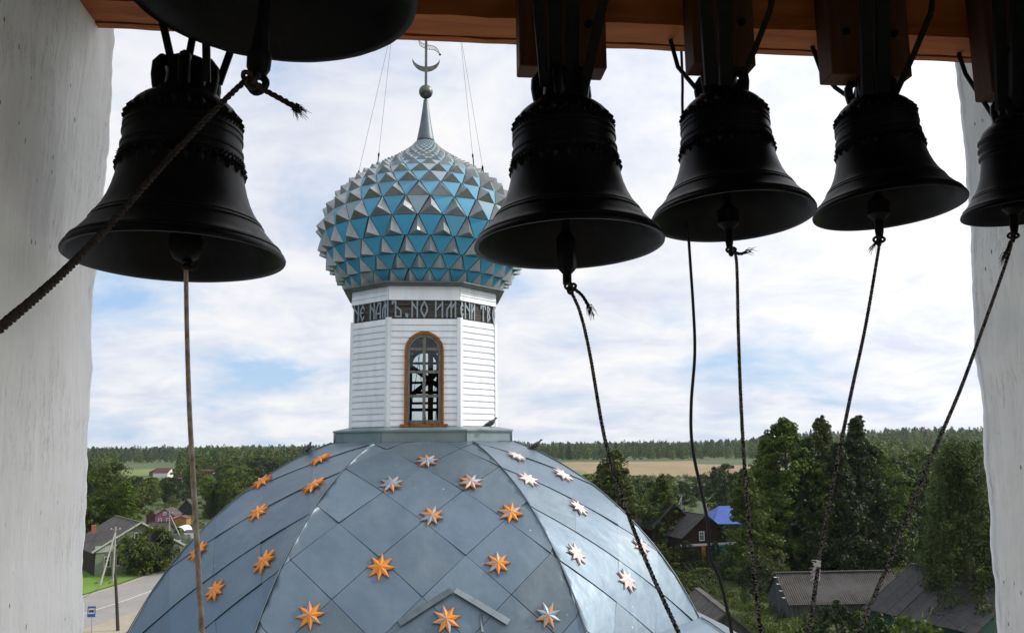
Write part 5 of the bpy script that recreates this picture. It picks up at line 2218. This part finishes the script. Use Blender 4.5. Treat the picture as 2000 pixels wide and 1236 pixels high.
# ------------------------------------------------------------------ far forest: one mass
def far_broad(name, seed, H, W, mat, shape, n=230, leaf=1.25):
    g = np.random.default_rng(seed)
    t = g.uniform(0, 1, n)
    a = g.uniform(0, 6.28, n)
    R = np.array([W / 2 * shape(x) for x in t]) * (1 + 0.25 * np.sin(3 * a + 6 * t)) * g.uniform(0.55, 1.0, n)
    C = np.stack([R * np.cos(a), R * np.sin(a), H * (0.06 + 0.92 * t)], 1)
    nn = np.stack([np.cos(a), np.sin(a), 0.3 + 0.9 * t], 1) + g.normal(0, 0.6, (n, 3))
    nn /= np.linalg.norm(nn, axis=1)[:, None]
    return leaf_mesh(name, C, nn, leaf * g.uniform(0.6, 1.3, n), g.uniform(0, 1, n), M[mat], g, 0.75)


protos = [far_broad('far_a', 1, 13, 6.5, 'far_leaf', egg), far_broad('far_b', 2, 15, 6.0, 'far_leaf', tall), far_broad('far_c', 3, 12, 6.5, 'far_light', egg),
          far_broad('far_d', 4, 14, 6.5, 'leaf', roundc), far_broad('far_e', 5, 14, 5.4, 'needle', tall, 260, 1.25), far_broad('far_f', 6, 13.5, 6.2, 'needle', egg, 260, 1.25)]
pc = bpy.data.collections.new('far_tree_kinds')
for i, m_ in enumerate(protos):
    o = bpy.data.objects.new('far_tree', m_)
    pc.objects.link(o)


def forest(name, pts, pc):
    me = bpy.data.meshes.new(name)
    me.from_pydata([p[:3] for p in pts], [], [])
    for nm, vals, ty in (('kind_i', [p[3] for p in pts], 'INT'), ('sc', [p[4] for p in pts], 'FLOAT'), ('rz', [p[5] for p in pts], 'FLOAT')):
        at = me.attributes.new(nm, ty, 'POINT')
        at.data.foreach_set('value', vals)
    o = bpy.data.objects.new(name, me)
    COL.objects.link(o)
    ng = bpy.data.node_groups.new(name, 'GeometryNodeTree')
    ng.interface.new_socket('Geometry', in_out='INPUT', socket_type='NodeSocketGeometry')
    ng.interface.new_socket('Geometry', in_out='OUTPUT', socket_type='NodeSocketGeometry')
    gi, go = ng.nodes.new('NodeGroupInput'), ng.nodes.new('NodeGroupOutput')
    mp = ng.nodes.new('GeometryNodeMeshToPoints')
    ip = ng.nodes.new('GeometryNodeInstanceOnPoints')
    ci = ng.nodes.new('GeometryNodeCollectionInfo')
    ci.inputs['Collection'].default_value = pc
    ci.inputs['Separate Children'].default_value = True
    ci.inputs['Reset Children'].default_value = True
    ip.inputs['Pick Instance'].default_value = True

    def attr(nm, ty):
        n = ng.nodes.new('GeometryNodeInputNamedAttribute')
        n.data_type = ty
        n.inputs['Name'].default_value = nm
        return n.outputs[0]
    cx = ng.nodes.new('ShaderNodeCombineXYZ')
    ng.links.new(attr('rz', 'FLOAT'), cx.inputs[2])
    l = ng.links.new
    l(gi.outputs[0], mp.inputs[0])
    l(mp.outputs[0], ip.inputs['Points'])
    l(ci.outputs[0], ip.inputs['Instance'])
    l(attr('kind_i', 'INT'), ip.inputs['Instance Index'])
    l(cx.outputs[0], ip.inputs['Rotation'])
    l(attr('sc', 'FLOAT'), ip.inputs['Scale'])
    l(ip.outputs[0], go.inputs[0])
    md = o.modifiers.new('scatter', 'NODES')
    md.node_group = ng
    return tag(o, kind='stuff')


gf = np.random.default_rng(77)
pts = []


def allowed(px, py, d):
    # keep the meadow, the fields and the houses clear
    if 1000 < px < 1560 and py > 897.5 and d < 720:
        return False
    if 226 < px < 350 and 905 < py < 934:
        return False
    return py < 929


for ring in range(9500):
    az = R_(gf.uniform(-31, 44))
    d = 1 / gf.uniform(1 / 2600, 1 / 390) if gf.uniform() < 0.62 else gf.uniform(420, 1500)
    x, y = d * math.sin(az), d * math.cos(az)
    px, py = proj((x, y, GZ))
    if not (-150 < px < 2150) or not allowed(px, py, d):
        continue
    sc_ = gf.uniform(0.6, 1.15) * (1.0 + 0.22 * vnoise(x * 0.012, y * 0.009, 8.0))
    patch = vnoise(x * 0.006, y * 0.004, 2.0) + gf.uniform(-0.25, 0.25)
    conif = vnoise(x * 0.004 + 9, y * 0.003, 5.0) + 0.30 * (d > 900) + gf.uniform(-0.2, 0.2)
    azd = math.degrees(az)
    if azd > 20 and d < 1100 and gf.uniform() < 0.6:
        k = 2
    elif conif > 0.30:
        k = 4 + int(gf.integers(0, 2))
    elif patch > 0.12:
        k = 2
    elif patch < -0.3:
        k = 3
    else:
        k = int(gf.integers(0, 2))
    lim = 0.0
    if px < 640 and d < 900:
        sc_ *= 0.85
    if 1000 < px < 1500 and d < 900:
        sc_ *= 0.9
    if d > 1500:
        sc_ *= 1.15
    pts.append((x, y, GZ + hills(x, y), k, sc_, gf.uniform(0, 6.28)))
print('far trees', len(pts))
forest('far_forest', pts, pc)



# ------------------------------------------------------------------ houses
def hmat(name, c1, c2, axis='X', **kw):
    return make_wood(name, c1, c2, axis, **kw)


M['greenwall'] = hmat('faded_green_boards', (0.225, 0.255, 0.175), (0.175, 0.20, 0.135), 'X', objvar=0.1)
M['brownwall'] = hmat('dark_brown_logs', (0.055, 0.035, 0.025), (0.035, 0.022, 0.016), 'X', objvar=0.1)
M['slate'] = basic('old_grey_slate', (0.092, 0.080, 0.068), (0.052, 0.046, 0.041), 1.2, 0.9, bstr=0.3, bdist=0.05, stretch=(1, 1, 1))
M['slate_dark'] = basic('dark_roof_felt', (0.065, 0.06, 0.058), (0.04, 0.038, 0.037), 1.5, 0.9)
M['greyboard'] = make_wood('grey_shed_boards', (0.11, 0.107, 0.105), (0.06, 0.058, 0.056), 'Z', 0.9, 1.0, 0.25)
M['roofboard'] = make_wood('grey_roof_planks', (0.085, 0.082, 0.08), (0.05, 0.048, 0.047), 'Y', 0.9, 1.0, 0.3)
M['pink'] = basic('pink_painted_boards', (0.44, 0.15, 0.24), (0.36, 0.12, 0.19), 2, 0.7)
M['white'] = basic('white_paint', (0.78, 0.78, 0.76), (0.68, 0.68, 0.66), 4, 0.6)
M['redroof'] = basic('dull_red_roof', (0.125, 0.05, 0.045), (0.09, 0.04, 0.036), 2, 0.7)
M['blueroof'] = basic('bright_blue_metal_roof', (0.035, 0.085, 0.36), (0.028, 0.068, 0.29), 0.8, 0.5)
M['turq'] = basic('turquoise_boards', (0.06, 0.36, 0.33), (0.05, 0.29, 0.27), 3, 0.7)
M['oldtrim'] = basic('faded_pale_trim', (0.42, 0.45, 0.38), (0.33, 0.36, 0.30), 5, 0.8)
M['darkgreen'] = basic('dark_green_boards', (0.02, 0.06, 0.045), (0.015, 0.045, 0.035), 3, 0.8)
M['ochre'] = basic('ochre_post', (0.40, 0.20, 0.05), (0.32, 0.15, 0.04), 3, 0.7)
M['brick'] = basic('red_brick', (0.34, 0.11, 0.06), (0.25, 0.08, 0.05), 8, 0.9)
M['concrete'] = basic('grey_concrete_pole', (0.36, 0.34, 0.31), (0.28, 0.265, 0.24), 5, 0.9)
M['blackpole'] = basic('tarred_pole', (0.028, 0.025, 0.023), (0.05, 0.045, 0.04), 6, 0.85)
M['bluesign'] = basic('blue_sign', (0.03, 0.12, 0.42), None, 3, 0.5)
M['fence'] = basic('grey_green_fence', (0.16, 0.18, 0.15), (0.1, 0.11, 0.1), 3, 0.85)


def house(name, label, cat, O, ex, W, Ln, he, hr, wall, roof, over=0.35, windows=(), chimney=None, gablemat=None, roofgeo='slab', wallz=0.0, ey=None):
    """O: near corner of the gable wall on the ground; ex along the gable, ey along the ridge"""
    O = Vector(O)
    ex = Vector(ex).normalized()
    ey = Vector((-ex.y, ex.x, 0)) if ey is None else Vector(ey).normalized()
    root = thing(name, label, cat, tuple(O))
    X, Y, Z = ex * W, ey * Ln, Vector((0, 0, 1))
    mb = MB()
    p = [O, O + X, O + X + Y, O + Y]
    a, b = O + X * 0.5 + Z * hr, O + X * 0.5 + Y + Z * hr
    t = [q + Z * he for q in p]
    mb.add(p + t + [a, b], [(0, 1, 5, 8, 4), (2, 3, 7, 9, 6), (1, 2, 6, 5), (3, 0, 4, 7), (4, 8, 9, 7), (5, 6, 9, 8)], 0)
    mb.build('wall', wall, root)
    # two roof slopes with thickness
    for side in (0, 1):
        e0 = O + (X if side else Vector((0, 0, 0)))
        rdir = (O + X * 0.5 + Z * hr) - (e0 + Z * he)
        sl_ = rdir.normalized()
        lo = e0 + Z * he - sl_ * over - ey * over
        up = O + X * 0.5 + Z * hr - ey * over
        nrm = sl_.cross(ey) if not side else ey.cross(sl_)
        if nrm.z < 0:
            nrm = -nrm
        lift = nrm * 0.03
        mb = MB()
        if roofgeo == 'wave':
            per = 0.21
            L2 = Ln + 2 * over
            n = int(L2 / per) * 6
            rows_ = 4
            for r_ in range(rows_ + 1):
                q = r_ / rows_
                for k in range(n + 1):
                    s_ = L2 * k / n
                    hh = 0.035 * math.sin(2 * math.pi * s_ / per) + 0.05 * vnoise(s_ * 0.4, q * 3, side) - 0.03 * (r_ % 2) * 0
                    sag = -0.10 * math.sin(math.pi * k / n) * (1 - abs(2 * q - 1)) * 0.6
                    mb.v.append(tuple(lo.lerp(up, q) + ey * s_ + lift + nrm * (hh + sag)))
            for r_ in range(rows_):
                for k in range(n):
                    i0 = r_ * (n + 1) + k
                    mb.f.append((i0, i0 + 1, i0 + n + 2, i0 + n + 1))
                    mb.m.append(0)
            o = mb.build('roof_slope', roof, root, auto=60)
        elif roofgeo == 'plank':
            n = 9
            for k in range(n):
                mb = MB()
                L2 = (Ln + 2 * over) / n
                s0 = L2 * k
                dz = nrm * (0.02 * ((k * 5) % 3))
                mb.obox(lo + ey * (s0 + 0.02) + lift + dz, ey * (L2 - 0.04), up - lo, nrm * 0.04)
                mb.build('roof_plank', roof, root)
                mb = MB()
                mb.obox(lo + ey * (s0 - 0.05) + lift + nrm * 0.05, ey * 0.07, up - lo, nrm * 0.05)
                mb.build('roof_batten', M['greyboard'], root)
        else:
            mb.obox(lo + lift, ey * (Ln + 2 * over), up - lo, nrm * 0.10)
            mb.build('roof_slope', roof, root)
    mb = MB()
    r0 = O + X * 0.5 + Z * (hr + 0.10) - ey * (over + 0.02)
    mb.bar(r0, r0 + ey * (Ln + 2 * over + 0.04), 0.34, 0.08)
    mb.build('ridge_cap', M['greyboard'] if roofgeo != 'slab' else roof, root)
    for (face, u, z, w, h, tm) in windows:
        if face == 'g':
            c, d, nn = O + ex * u, ex, -ey
        else:
            c, d, nn = O + ey * u, ey, -ex
        c = c + Z * z
        mb = MB()
        fw = 0.13
        for (x0, z0, x1, z1) in ((-w / 2 - fw, -fw, -w / 2, h + fw), (w / 2, -fw, w / 2 + fw, h + fw), (-w / 2, -fw, w / 2, 0), (-w / 2, h, w / 2, h + fw), (-0.03, 0, 0.03, h), (-w / 2, h * 0.62, -0.03, h * 0.62 + 0.06), (0.03, h * 0.62, w / 2, h * 0.62 + 0.06)):
            mb.obox(c + d * x0 + Z * z0 - nn * 0.02, d * (x1 - x0), nn * 0.08, Z * (z1 - z0))
        wo = mb.build('window', tm, root)
        mb = MB()
        mb.obox(c - d * (w / 2) - nn * 0.02, d * w, nn * 0.04, Z * h)
        mb.build('pane', M['darkglass'], wo)
    if chimney:
        u, v, h = chimney
        c = O + X * u + Y * v + Z * (hr - 0.6)
        mb = MB()
        mb.obox(c, ex * 0.55, ey * 0.55, Z * (h + 0.6))
        mb.obox(c + Z * (h + 0.6) - ex * 0.06 - ey * 0.06, ex * 0.67, ey * 0.67, Z * 0.12)
        mb.build('chimney', M['brick'], root)
    return root, O, ex, ey


# green wooden house at the road
O = onG(184, 1125)
ang = R_(38) - YAW
ex = Vector((math.cos(ang), math.sin(ang), 0))
zev = onY(184, 1079, O.y).z - GZ
root, O, ex, ey = house('green_house', 'faded green wooden house with grey gable roof beside the left pillar', 'house', O, ex, 10.2, 13, 3.0, 6.2,
                        M['greenwall'], M['slate'], 0.5,
                        [('g', 1.4, 1.1, 0.6, 1.1, M['oldtrim']), ('g', 2.8, 1.1, 0.6, 1.1, M['oldtrim']), ('g', 4.2, 1.1, 0.6, 1.1, M['oldtrim']),
                         ('g', 5.8, 1.1, 0.6, 1.1, M['oldtrim']), ('g', 4.9, 3.95, 0.7, 0.95, M['oldtrim'])], (0.10, 0.62, -1.6))
mb = MB()
X, Z = ex * 10.2, Vector((0, 0, 1))
for (a, b) in ((O + Z * 2.98 - ex * 0.55, O + X * 0.5 + Z * 6.28), (O + X * 0.5 + Z * 6.28, O + X + Z * 2.98 + ex * 0.55)):
    mb.bar(a - ey * 0.52, b - ey * 0.52, 0.06, 0.2)
mb.build('verge_board', M['oldtrim'], root)
mb = MB()
mb.obox(O - ey * 0.12 + Z * 2.85 - ex * 0.1, ex * 10.4, ey * 0.1, Z * 0.8)
o = mb.build('gable_apron', M['oldtrim'], root)
mb = MB()
for k in range(16):
    mb.obox(O - ex * 0.06 + Z * (0.1 + k * 0.18) + ey * 0.05, ey * 12.8, ex * 0.05, Z * 0.165)
mb.build('side_boards', M['brownwall'], root)

# pink house and its sheds
O = onG(302, 1026)
exp_ = Vector((math.cos(R_(4) - YAW), math.sin(R_(4) - YAW), 0))
house('pink_house', 'bright pink wooden house with a small gable window, beyond the road', 'house', O, exp_, 3.7, 5, 1.9, 3.2, M['pink'], M['slate'], 0.2,
      [('g', 1.0, 0.5, 0.45, 0.85, M['white']), ('g', 2.6, 0.5, 0.45, 0.85, M['white']), ('g', 1.85, 2.2, 0.35, 0.4, M['white'])])
O = onG(285, 1024)
house('red_shed', 'low brownish red shed joined to the left of the pink house', 'shed', O, exp_, 2.0, 4, 1.7, 2.6, M['redroof'], M['slate'], 0.2)
O = onG(332, 1026)
house('orange_shed', 'low orange wooden shed right of the pink house', 'shed', O + Vector((0.8, 0, 0)), exp_, 2.4, 3, 1.3, 1.75, M['ochre'], M['redroof'], 0.12)
O = onG(284, 1046)
house('grey_shed', 'low grey roofed shed in front of the pink house', 'shed', O, Vector((0.25, 0.97, 0)), 3.0, 3.6, 1.1, 2.2, M['greyboard'], M['slate'], 0.2, ey=Vector((0.97, -0.25, 0)))
# red roofed house at the far field and others behind
O = onG(327, 932)
house('red_roofed_house', 'far white house with dull red roof beside the pale field', 'house', O, Vector((0.5, 0.87, 0)), 4.6, 8.0, 2.4, 4.6, M['white'], M['redroof'], 0.3, ey=Vector((-0.97, 0.2, 0)))
O = onG(291, 930)
house('red_barn', 'low dark red barn left of the far white house', 'barn', O, Vector((0.9, 0.2, 0)), 7.0, 6.0, 2.2, 4.0, M['redroof'], M['redroof'], 0.3)
O = onG(349, 1006)
house('white_gabled_house', 'dark house with a white roof verge among trees above the pink house', 'house', O, Vector((0.95, 0.1, 0)), 3.2, 4, 1.6, 3.4, M['slate_dark'], M['slate'], 0.25)
O = onG(402, 945)
house('purple_roofed_house', 'far house with a muted pink roof left of the dark spruce', 'house', O, Vector((0.6, 0.8, 0)), 7, 12, 2.6, 6.0, M['white'], M['pink'], 0.3, ey=Vector((-0.95, -0.1, 0)))
# greenhouse arch
g0 = onG(349, 1041)
mb = MB()
for k in range(9):
    a0, a1 = math.pi * k / 9, math.pi * (k + 1) / 9
    q = lambda a, y: g0 + Vector((1.1 * math.cos(a), y, 1.1 * math.sin(a)))
    mb.prism([q(a0, 0), q(a1, 0), q(a1, 5.0), q(a0, 5.0)], (0, 0, 0.03))
gr = thing('greenhouse', 'small white arched greenhouse right of the pink house', 'greenhouse', tuple(g0))
mb.build('film', M['white'], gr)
# fence of the garden
f0, f1 = onG(330, 1060), onG(372, 1058)
fe = thing('garden_fence', 'low grey-green picket fence along the side road', 'fence', tuple(f0))
n = 16
for k in range(n):
    p = f0.lerp(f1, k / n)
    mb = MB()
    d = (f1 - f0) / n
    mb.obox(p, d * 0.8, Vector((-d.y, d.x, 0)).normalized() * 0.04, (0, 0, 1.2 + 0.05 * (k % 3)))
    mb.build('picket', M['fence'], fe)
mb = MB()
mb.bar(f0 + Vector((0, 0.06, 0.5)), f1 + Vector((0, 0.06, 0.5)), 0.05, 0.08)
mb.build('rail', M['fence'], fe)
# white van-like trailer box by the fence
tb = onG(359, 1052)
tr = thing('white_shed', 'small white metal shed behind the pale rope', 'shed', tuple(tb))
mb = MB()
mb.obox(tb, (1.9, 0.1, 0), (-0.1, 1.6, 0), (0, 0, 1.1))
mb.build('wall', M['white'], tr)
mb = MB()
mb.obox(tb + Vector((-0.1, -0.1, 1.12)), (2.1, 0.1, 0), (-0.1, 1.8, 0.2), (0, 0, 0.07))
mb.build('roof', M['slate_dark'], tr)

# poles
def pole(label, foot, top, r, mat, brace=None, arm=True, name='utility_pole'):
    b = onG(*foot)
    t = onY(top[0], top[1], b.y)
    root = thing(name, label, 'pole', tuple(b))
    mb = MB()
    mb.tube([b - Vector((0, 0, 0.3)), b.lerp(t, 0.5), t], [r * 1.15, r, r * 0.8], 8)
    mb.build('post', mat, root, auto=60)
    if brace:
        bb = onG(*brace)
        mb = MB()
        mb.tube([bb - Vector((0, 0, 0.3)), b.lerp(t, 0.88) + (bb - b).normalized() * 0.1], [r, r * 0.85], 8)
        mb.build('brace', mat, root, auto=60)
    if arm:
        mb = MB()
        q = b.lerp(t, 0.95)
        mb.bar(q - Vector((0.6, 0, 0)), q + Vector((0.6, 0, 0)), 0.08, 0.08)
        mb.build('cross_arm', mat, root)
        for s_ in (-0.5, 0.5):
            mb = MB()
            mb.lathe([(0.03, 0.04), (0.05, 0.08), (0.035, 0.12), (0.045, 0.16), (0.001, 0.19)], 8, q + Vector((s_, 0, 0)))
            mb.build('insulator', M['white'], root)
    return b, t


pole('pale concrete utility pole with a slanting brace before the green house', (220, 1135), (226, 1028), 0.12, M['concrete'], (194, 1143))
b2, t2 = pole('black tarred leaning pole at the near side of the road', (231, 1231), (225, 1119), 0.14, M['blackpole'], arm=False)
pole('far concrete utility pole with a brace near the greenhouse', (331, 1054), (331, 999), 0.12, M['concrete'], (356, 1053))
pole('concrete utility pole with a brace behind the dark wooden house', (1330, 1005), (1331, 966), 0.14, M['concrete'], (1319, 1007))
# wire from the black pole across the road
mb = MB()
w0 = t2 - Vector((0, 0, 0.25))
w1 = onY(345, 1112, 84)
w_1 = onY(120, 1192, 66)
ptsw = smoothpath([w_1, w_1.lerp(w0, 0.5) - Vector((0, 0, 0.12)), w0, w0.lerp(w1, 0.5) - Vector((0, 0, 0.18)), w1], 40)
mb.tube(ptsw, 0.018, 5)
tag(mb.build('power_cable', M['wire'], auto=60), 'thin black cable crossing above the road from the black leaning pole', 'cable')

# bus stop sign
sb = onG(179, 1262)
st = onY(180, 1183, sb.y)
root = thing('bus_stop_sign', 'blue and white bus stop sign on a thin post at the road edge', 'sign', tuple(sb))
mb = MB()
mb.tube([sb - Vector((0, 0, 0.3)), st - Vector((0, 0, 0.02))], 0.035, 8)
mb.build('post', M['concrete'], root, auto=60)
Wd = 0.62
c = Vector((st.x, st.y - 0.06, 0))
z1 = st.z
z0 = onY(180, 1204, sb.y).z
mb = MB()
mb.box((c.x - Wd / 2, c.y - 0.015, z0), (c.x + Wd / 2, c.y + 0.015, z1))
mb.build('panel', M['bluesign'], root)
hgt = z1 - z0
mb = MB()
mb.box((c.x - Wd / 2 + 0.07, c.y - 0.021, z0 + hgt * 0.30), (c.x + Wd / 2 - 0.07, c.y - 0.0155, z0 + hgt * 0.82))
mb.build('white_field', M['white'], root)
mb = MB()      # bus pictogram
bz0, bz1 = z0 + hgt * 0.46, z0 + hgt * 0.66
mb.box((c.x - 0.19, c.y - 0.026, bz0), (c.x + 0.19, c.y - 0.0215, bz1))
for sx in (-0.11, 0.11):
    mb.prism([Vector((c.x + sx + 0.045 * math.cos(a), c.y - 0.026, bz0 + 0.045 * math.sin(a))) for a in np.linspace(0, 2 * math.pi, 10, endpoint=False)], (0, 0.004, 0))
mb.build('bus_pictogram', M['blackpole'], root)

# dark wooden house with the white window, right of the dome
O = onG(1336, 1105)
Oy = O.y
ang = R_(10)
ex = Vector((math.cos(ang), math.sin(ang), 0))
u_ = 1614 / (O.dot(CF))
wpx = (1430 - 1332) / u_
root, O, ex, ey = house('dark_wooden_house', 'dark wooden house with a white gable window and turquoise lower wall', 'house', O, ex, wpx * 1.0, 9.5, 3.75, 6.3, M['brownwall'], M['slate_dark'], 0.55,
                        [('g', wpx * 0.42, 3.2, 0.5, 0.95, M['white'])], None)
mb = MB()
mb.obox(O - ey * 0.15 + Vector((0, 0, 2.45)) - ex * 0.4, ex * (wpx + 1.6), ey * 0.12, (0, 0, 0.28))
mb.build('belt_board', M['white'], root)
mb = MB()
mb.obox(O - ey * 0.14 + ex * (wpx * 0.40), ex * 0.55, ey * 0.1, (0, 0, 2.4))
mb.build('porch_post', M['ochre'], root)
for k in range(11):
    mb = MB()
    mb.obox(O - ey * 0.12 + ex * (wpx * 0.70) + Vector((0, 0, 0.05 + k * 0.215)), ex * (wpx * 0.30 + 1.3), ey * 0.1, (0, 0, 0.2))
    mb.build('wall_board', M['turq'], root)
# taller rear part of the same house with a chimney
O2 = O + ey * 4.5 - ex * 2.2
house('rear_house', 'dark house behind the dark wooden house, with a red brick chimney', 'house', O2, ex, wpx * 1.0, 6.0, 4.5, 7.5, M['brownwall'], M['slate_dark'], 0.5, (), (0.46, 0.3, 0.9))
# blue roofed house
Ob = onG(1410, 1060)
rb = thing('blue_roofed_house', 'grey house with a bright blue hipped metal roof among trees', 'house', tuple(Ob))
k_ = Ob.dot(CF) / 1614
zz = lambda py: onY(1410, py, Ob.y).z
W_ = 62 * k_
cx = onY(1421, 1025, Ob.y).x
y0 = Ob.y
ze, zr = zz(1021), zz(991)
mb = MB()
mb.box((cx - W_ / 2 + 0.6, y0, GZ), (cx + W_ / 2 - 0.6, y0 + 7.0, ze))
mb.build('wall', M['greyboard'], rb)
mb = MB()
e = [Vector((cx - W_ / 2, y0 - 0.6, ze - 0.05)), Vector((cx + W_ / 2, y0 - 0.6, ze - 0.12)), Vector((cx + W_ / 2, y0 + 7.6, ze - 0.05)), Vector((cx - W_ / 2, y0 + 7.6, ze))]
r1, r2 = Vector((cx - W_ * 0.02, y0 + 3.4, zr)), Vector((cx + W_ * 0.40, y0 + 3.4, zr))
e2 = [p - Vector((0, 0, 0.12)) for p in e]
mb.add(e + [r1, r2] + e2, [(0, 1, 5, 4), (1, 2, 5), (2, 3, 4, 5), (3, 0, 4), (0, 6, 7, 1), (1, 7, 8, 2), (2, 8, 9, 3), (3, 9, 6, 0), (9, 8, 7, 6)])
mb.build('roof', M['blueroof'], rb)
for q in (0.16, 0.34):
    mb = MB()
    mb.box((cx - W_ / 2 + W_ * q, y0 - 0.04, ze - 1.7), (cx - W_ / 2 + W_ * q + 0.7, y0 - 0.005, ze - 0.5))
    mb.build('window', M['darkglass'], rb)

# corrugated shed at lower right
O = onG(1546, 1213)
u_ = O.dot(CF) / 1614
eyv = Vector((math.cos(R_(-3) ), math.sin(R_(-3)), 0))
exv = Vector((-eyv.y, eyv.x, 0))
sh, O, ex, ey = house('corrugated_shed', 'long old shed with a corrugated slate roof and grey board gable', 'shed', O, exv, 5.6, 10.6, 1.55, 3.7, M['greyboard'], M['slate'], 0.25, roofgeo='wave', ey=eyv)
# planks of the gable and of the long side, one by one
for k in range(16):
    w = 5.6 / 16
    x = (k + 0.5) * w
    h = 1.55 + (3.7 - 1.55) * (1 - abs(2 * x / 5.6 - 1)) - 0.05
    mb = MB()
    mb.obox(O + ex * (k * w + 0.01) - ey * (0.03 + 0.012 * (k % 3)), ex * (w - 0.025), ey * 0.025, (0, 0, h))
    mb.build('wall_plank', M['greyboard'], sh)
for k in range(30):
    w = 10.6 / 30
    if 8 < k < 14:
        continue
    mb = MB()
    mb.obox(O + ey * (k * w + 0.01) - ex * (0.03 + 0.012 * (k % 3)), ey * (w - 0.03), ex * 0.025, (0, 0, 1.5))
    mb.build('wall_plank', M['greyboard'], sh)
mb = MB()
for k in range(4):
    mb.obox(O + ex * (0.5 + 0.62 * k) - ey * 0.45 + Vector((0, 0, 1.9 + 0.5 * k)), ex * 0.4, ey * (0.35 + 0.1 * (k % 2)), (0, 0, 0.03))
mb.build('broken_slates', M['white'], sh)

# plank-roofed shed under the weeping birch
A = onY(1788, 1104, 68)
hgt = A.z - GZ
ridge_d = Vector((0.28, -0.96, 0)).normalized()
down = Vector((-0.96, -0.28, 0)).normalized()
Lr, Wd2 = 9.5, 9.0
Wd2 = 10.6
O = Vector((A.x, A.y, GZ)) + down * (Wd2 / 2)
house('plank_roofed_shed', 'shed with a wide roof of grey planks under the weeping birch', 'shed', O, -down, Wd2, Lr, 2.5, hgt, M['darkgreen'], M['roofboard'], 0.4, roofgeo='plank', ey=ridge_d)

# low gabled shed close to the dome, lower right
A = onY(1364, 1153, 52)
_d = ray(1418, 1196)
Bn = _d * (A.z / _d.z)
ey = (A - Bn)
Lr = ey.length
ey = Vector((ey.x, ey.y, 0)).normalized()
ex = Vector((ey.y, -ey.x, 0))
O = Vector((Bn.x, Bn.y, GZ)) - ex * 1.5
house('gabled_shed', 'small weathered shed roof just beyond the right edge of the church roof', 'shed', O, ex, 3.0, Lr, A.z - GZ - 1.2, A.z - GZ, M['greyboard'], M['slate'], 0.3, ey=ey)

# ------------------------------------------------------------------ undergrowth: weeds, nettles and tall grass nobody could count
def weed(name, seed, H, W, n, mat, leaf, upr):
    g = np.random.default_rng(seed)
    a = g.uniform(0, 6.28, n)
    r = W / 2 * g.uniform(0, 1, n) ** 0.6
    z = H * g.uniform(0.02, 1, n) * (1 - 0.5 * (r / (W / 2)) ** 2)
    C = np.stack([r * np.cos(a), r * np.sin(a), z], 1)
    nn = np.stack([np.cos(a), np.sin(a), upr * np.ones(n)], 1) + g.normal(0, 0.6, (n, 3))
    nn /= np.linalg.norm(nn, axis=1)[:, None]
    return leaf_mesh(name, C, nn, leaf * g.uniform(0.6, 1.3, n), g.uniform(0, 1, n), M[mat], g, 0.45)


wc = bpy.data.collections.new('weed_kinds')
for m_ in (weed('weed_a', 1, 1.0, 1.5, 130, 'leaf', 0.22, 0.8), weed('weed_b', 2, 0.7, 1.7, 120, 'leaf_light', 0.20, 0.3),
           weed('weed_c', 3, 1.5, 1.6, 170, 'leaf_dark', 0.26, 0.8), weed('weed_d', 4, 0.5, 1.4, 110, 'leaf', 0.18, 0.2)):
    wc.objects.link(bpy.data.objects.new('weed_clump', m_))
foot = []
bpy.context.view_layer.update()
for o_ in list(SC.objects):
    if o_.parent is None and o_.get('category') in ('shed', 'house'):
        bb = [c_.matrix_world @ Vector(b_) for c_ in o_.children if c_.name.startswith('wall') and 'plank' not in c_.name and 'board' not in c_.name for b_ in c_.bound_box]
        if bb:
            foot.append((min(b_.x for b_ in bb) - 0.3, max(b_.x for b_ in bb) + 0.3, min(b_.y for b_ in bb) - 0.3, max(b_.y for b_ in bb) + 0.3))
gw = np.random.default_rng(5)
wpts = []


def scatter(n, x0, x1, y0, y1, kinds, s0, s1, keep=0.0):
    for _ in range(n):
        px, py = gw.uniform(x0, x1), 864 + 1 / gw.uniform(1 / (y1 - 864), 1 / (y0 - 864))
        p = onG(px, py)
        if any(a < p.x < b and c < p.y < d for a, b, c, d in foot):
            continue
        if abs(p.x - AX) < 8.5 and abs(p.y - AY) < 8.5:
            continue
        if keep and vnoise(p.x * 0.25, p.y * 0.25, 3.0) < keep:
            continue
        wpts.append((p.x, p.y, GZ, int(kinds[int(gw.integers(0, len(kinds)))]), gw.uniform(s0, s1), gw.uniform(0, 6.28)))


scatter(1500, 1240, 1990, 1085, 1420, [0, 1, 2, 3, 3], 0.6, 1.3, -0.25)
scatter(900, 1240, 1900, 1010, 1110, [0, 2, 0, 1], 0.7, 1.5, -0.3)
scatter(700, 1100, 1500, 930, 1010, [0, 2, 1], 0.9, 1.9, -0.1)
scatter(500, 165, 480, 985, 1085, [0, 1, 2, 3], 0.5, 1.1, 0.0)
scatter(500, 1700, 1990, 930, 1100, [0, 2, 1], 0.9, 1.8, 0.0)
scatter(60, 160, 300, 1118, 1140, [3], 0.25, 0.45, 0.1)
forest('undergrowth', wpts, wc)

# ------------------------------------------------------------------ thin summer air
mb = MB()
mb.box((-4800, -4800, GZ - 1.5), (4800, 4800, 34))
hz, _t, _b = newmat('thin_air')
_t.nodes.remove(_b)
pv = _t.nodes.new('ShaderNodeVolumePrincipled')
pv.inputs['Color'].default_value = (0.80, 0.90, 1.0, 1)
pv.inputs['Density'].default_value = 0.00006
pv.inputs['Anisotropy'].default_value = 0.2
L(_t, pv.outputs[0], _t.nodes['Material Output'].inputs['Volume'])
tag(mb.build('haze', hz), kind='stuff')

for _o in bpy.data.objects:
    if '_b' in _o:
        del _o['_b']
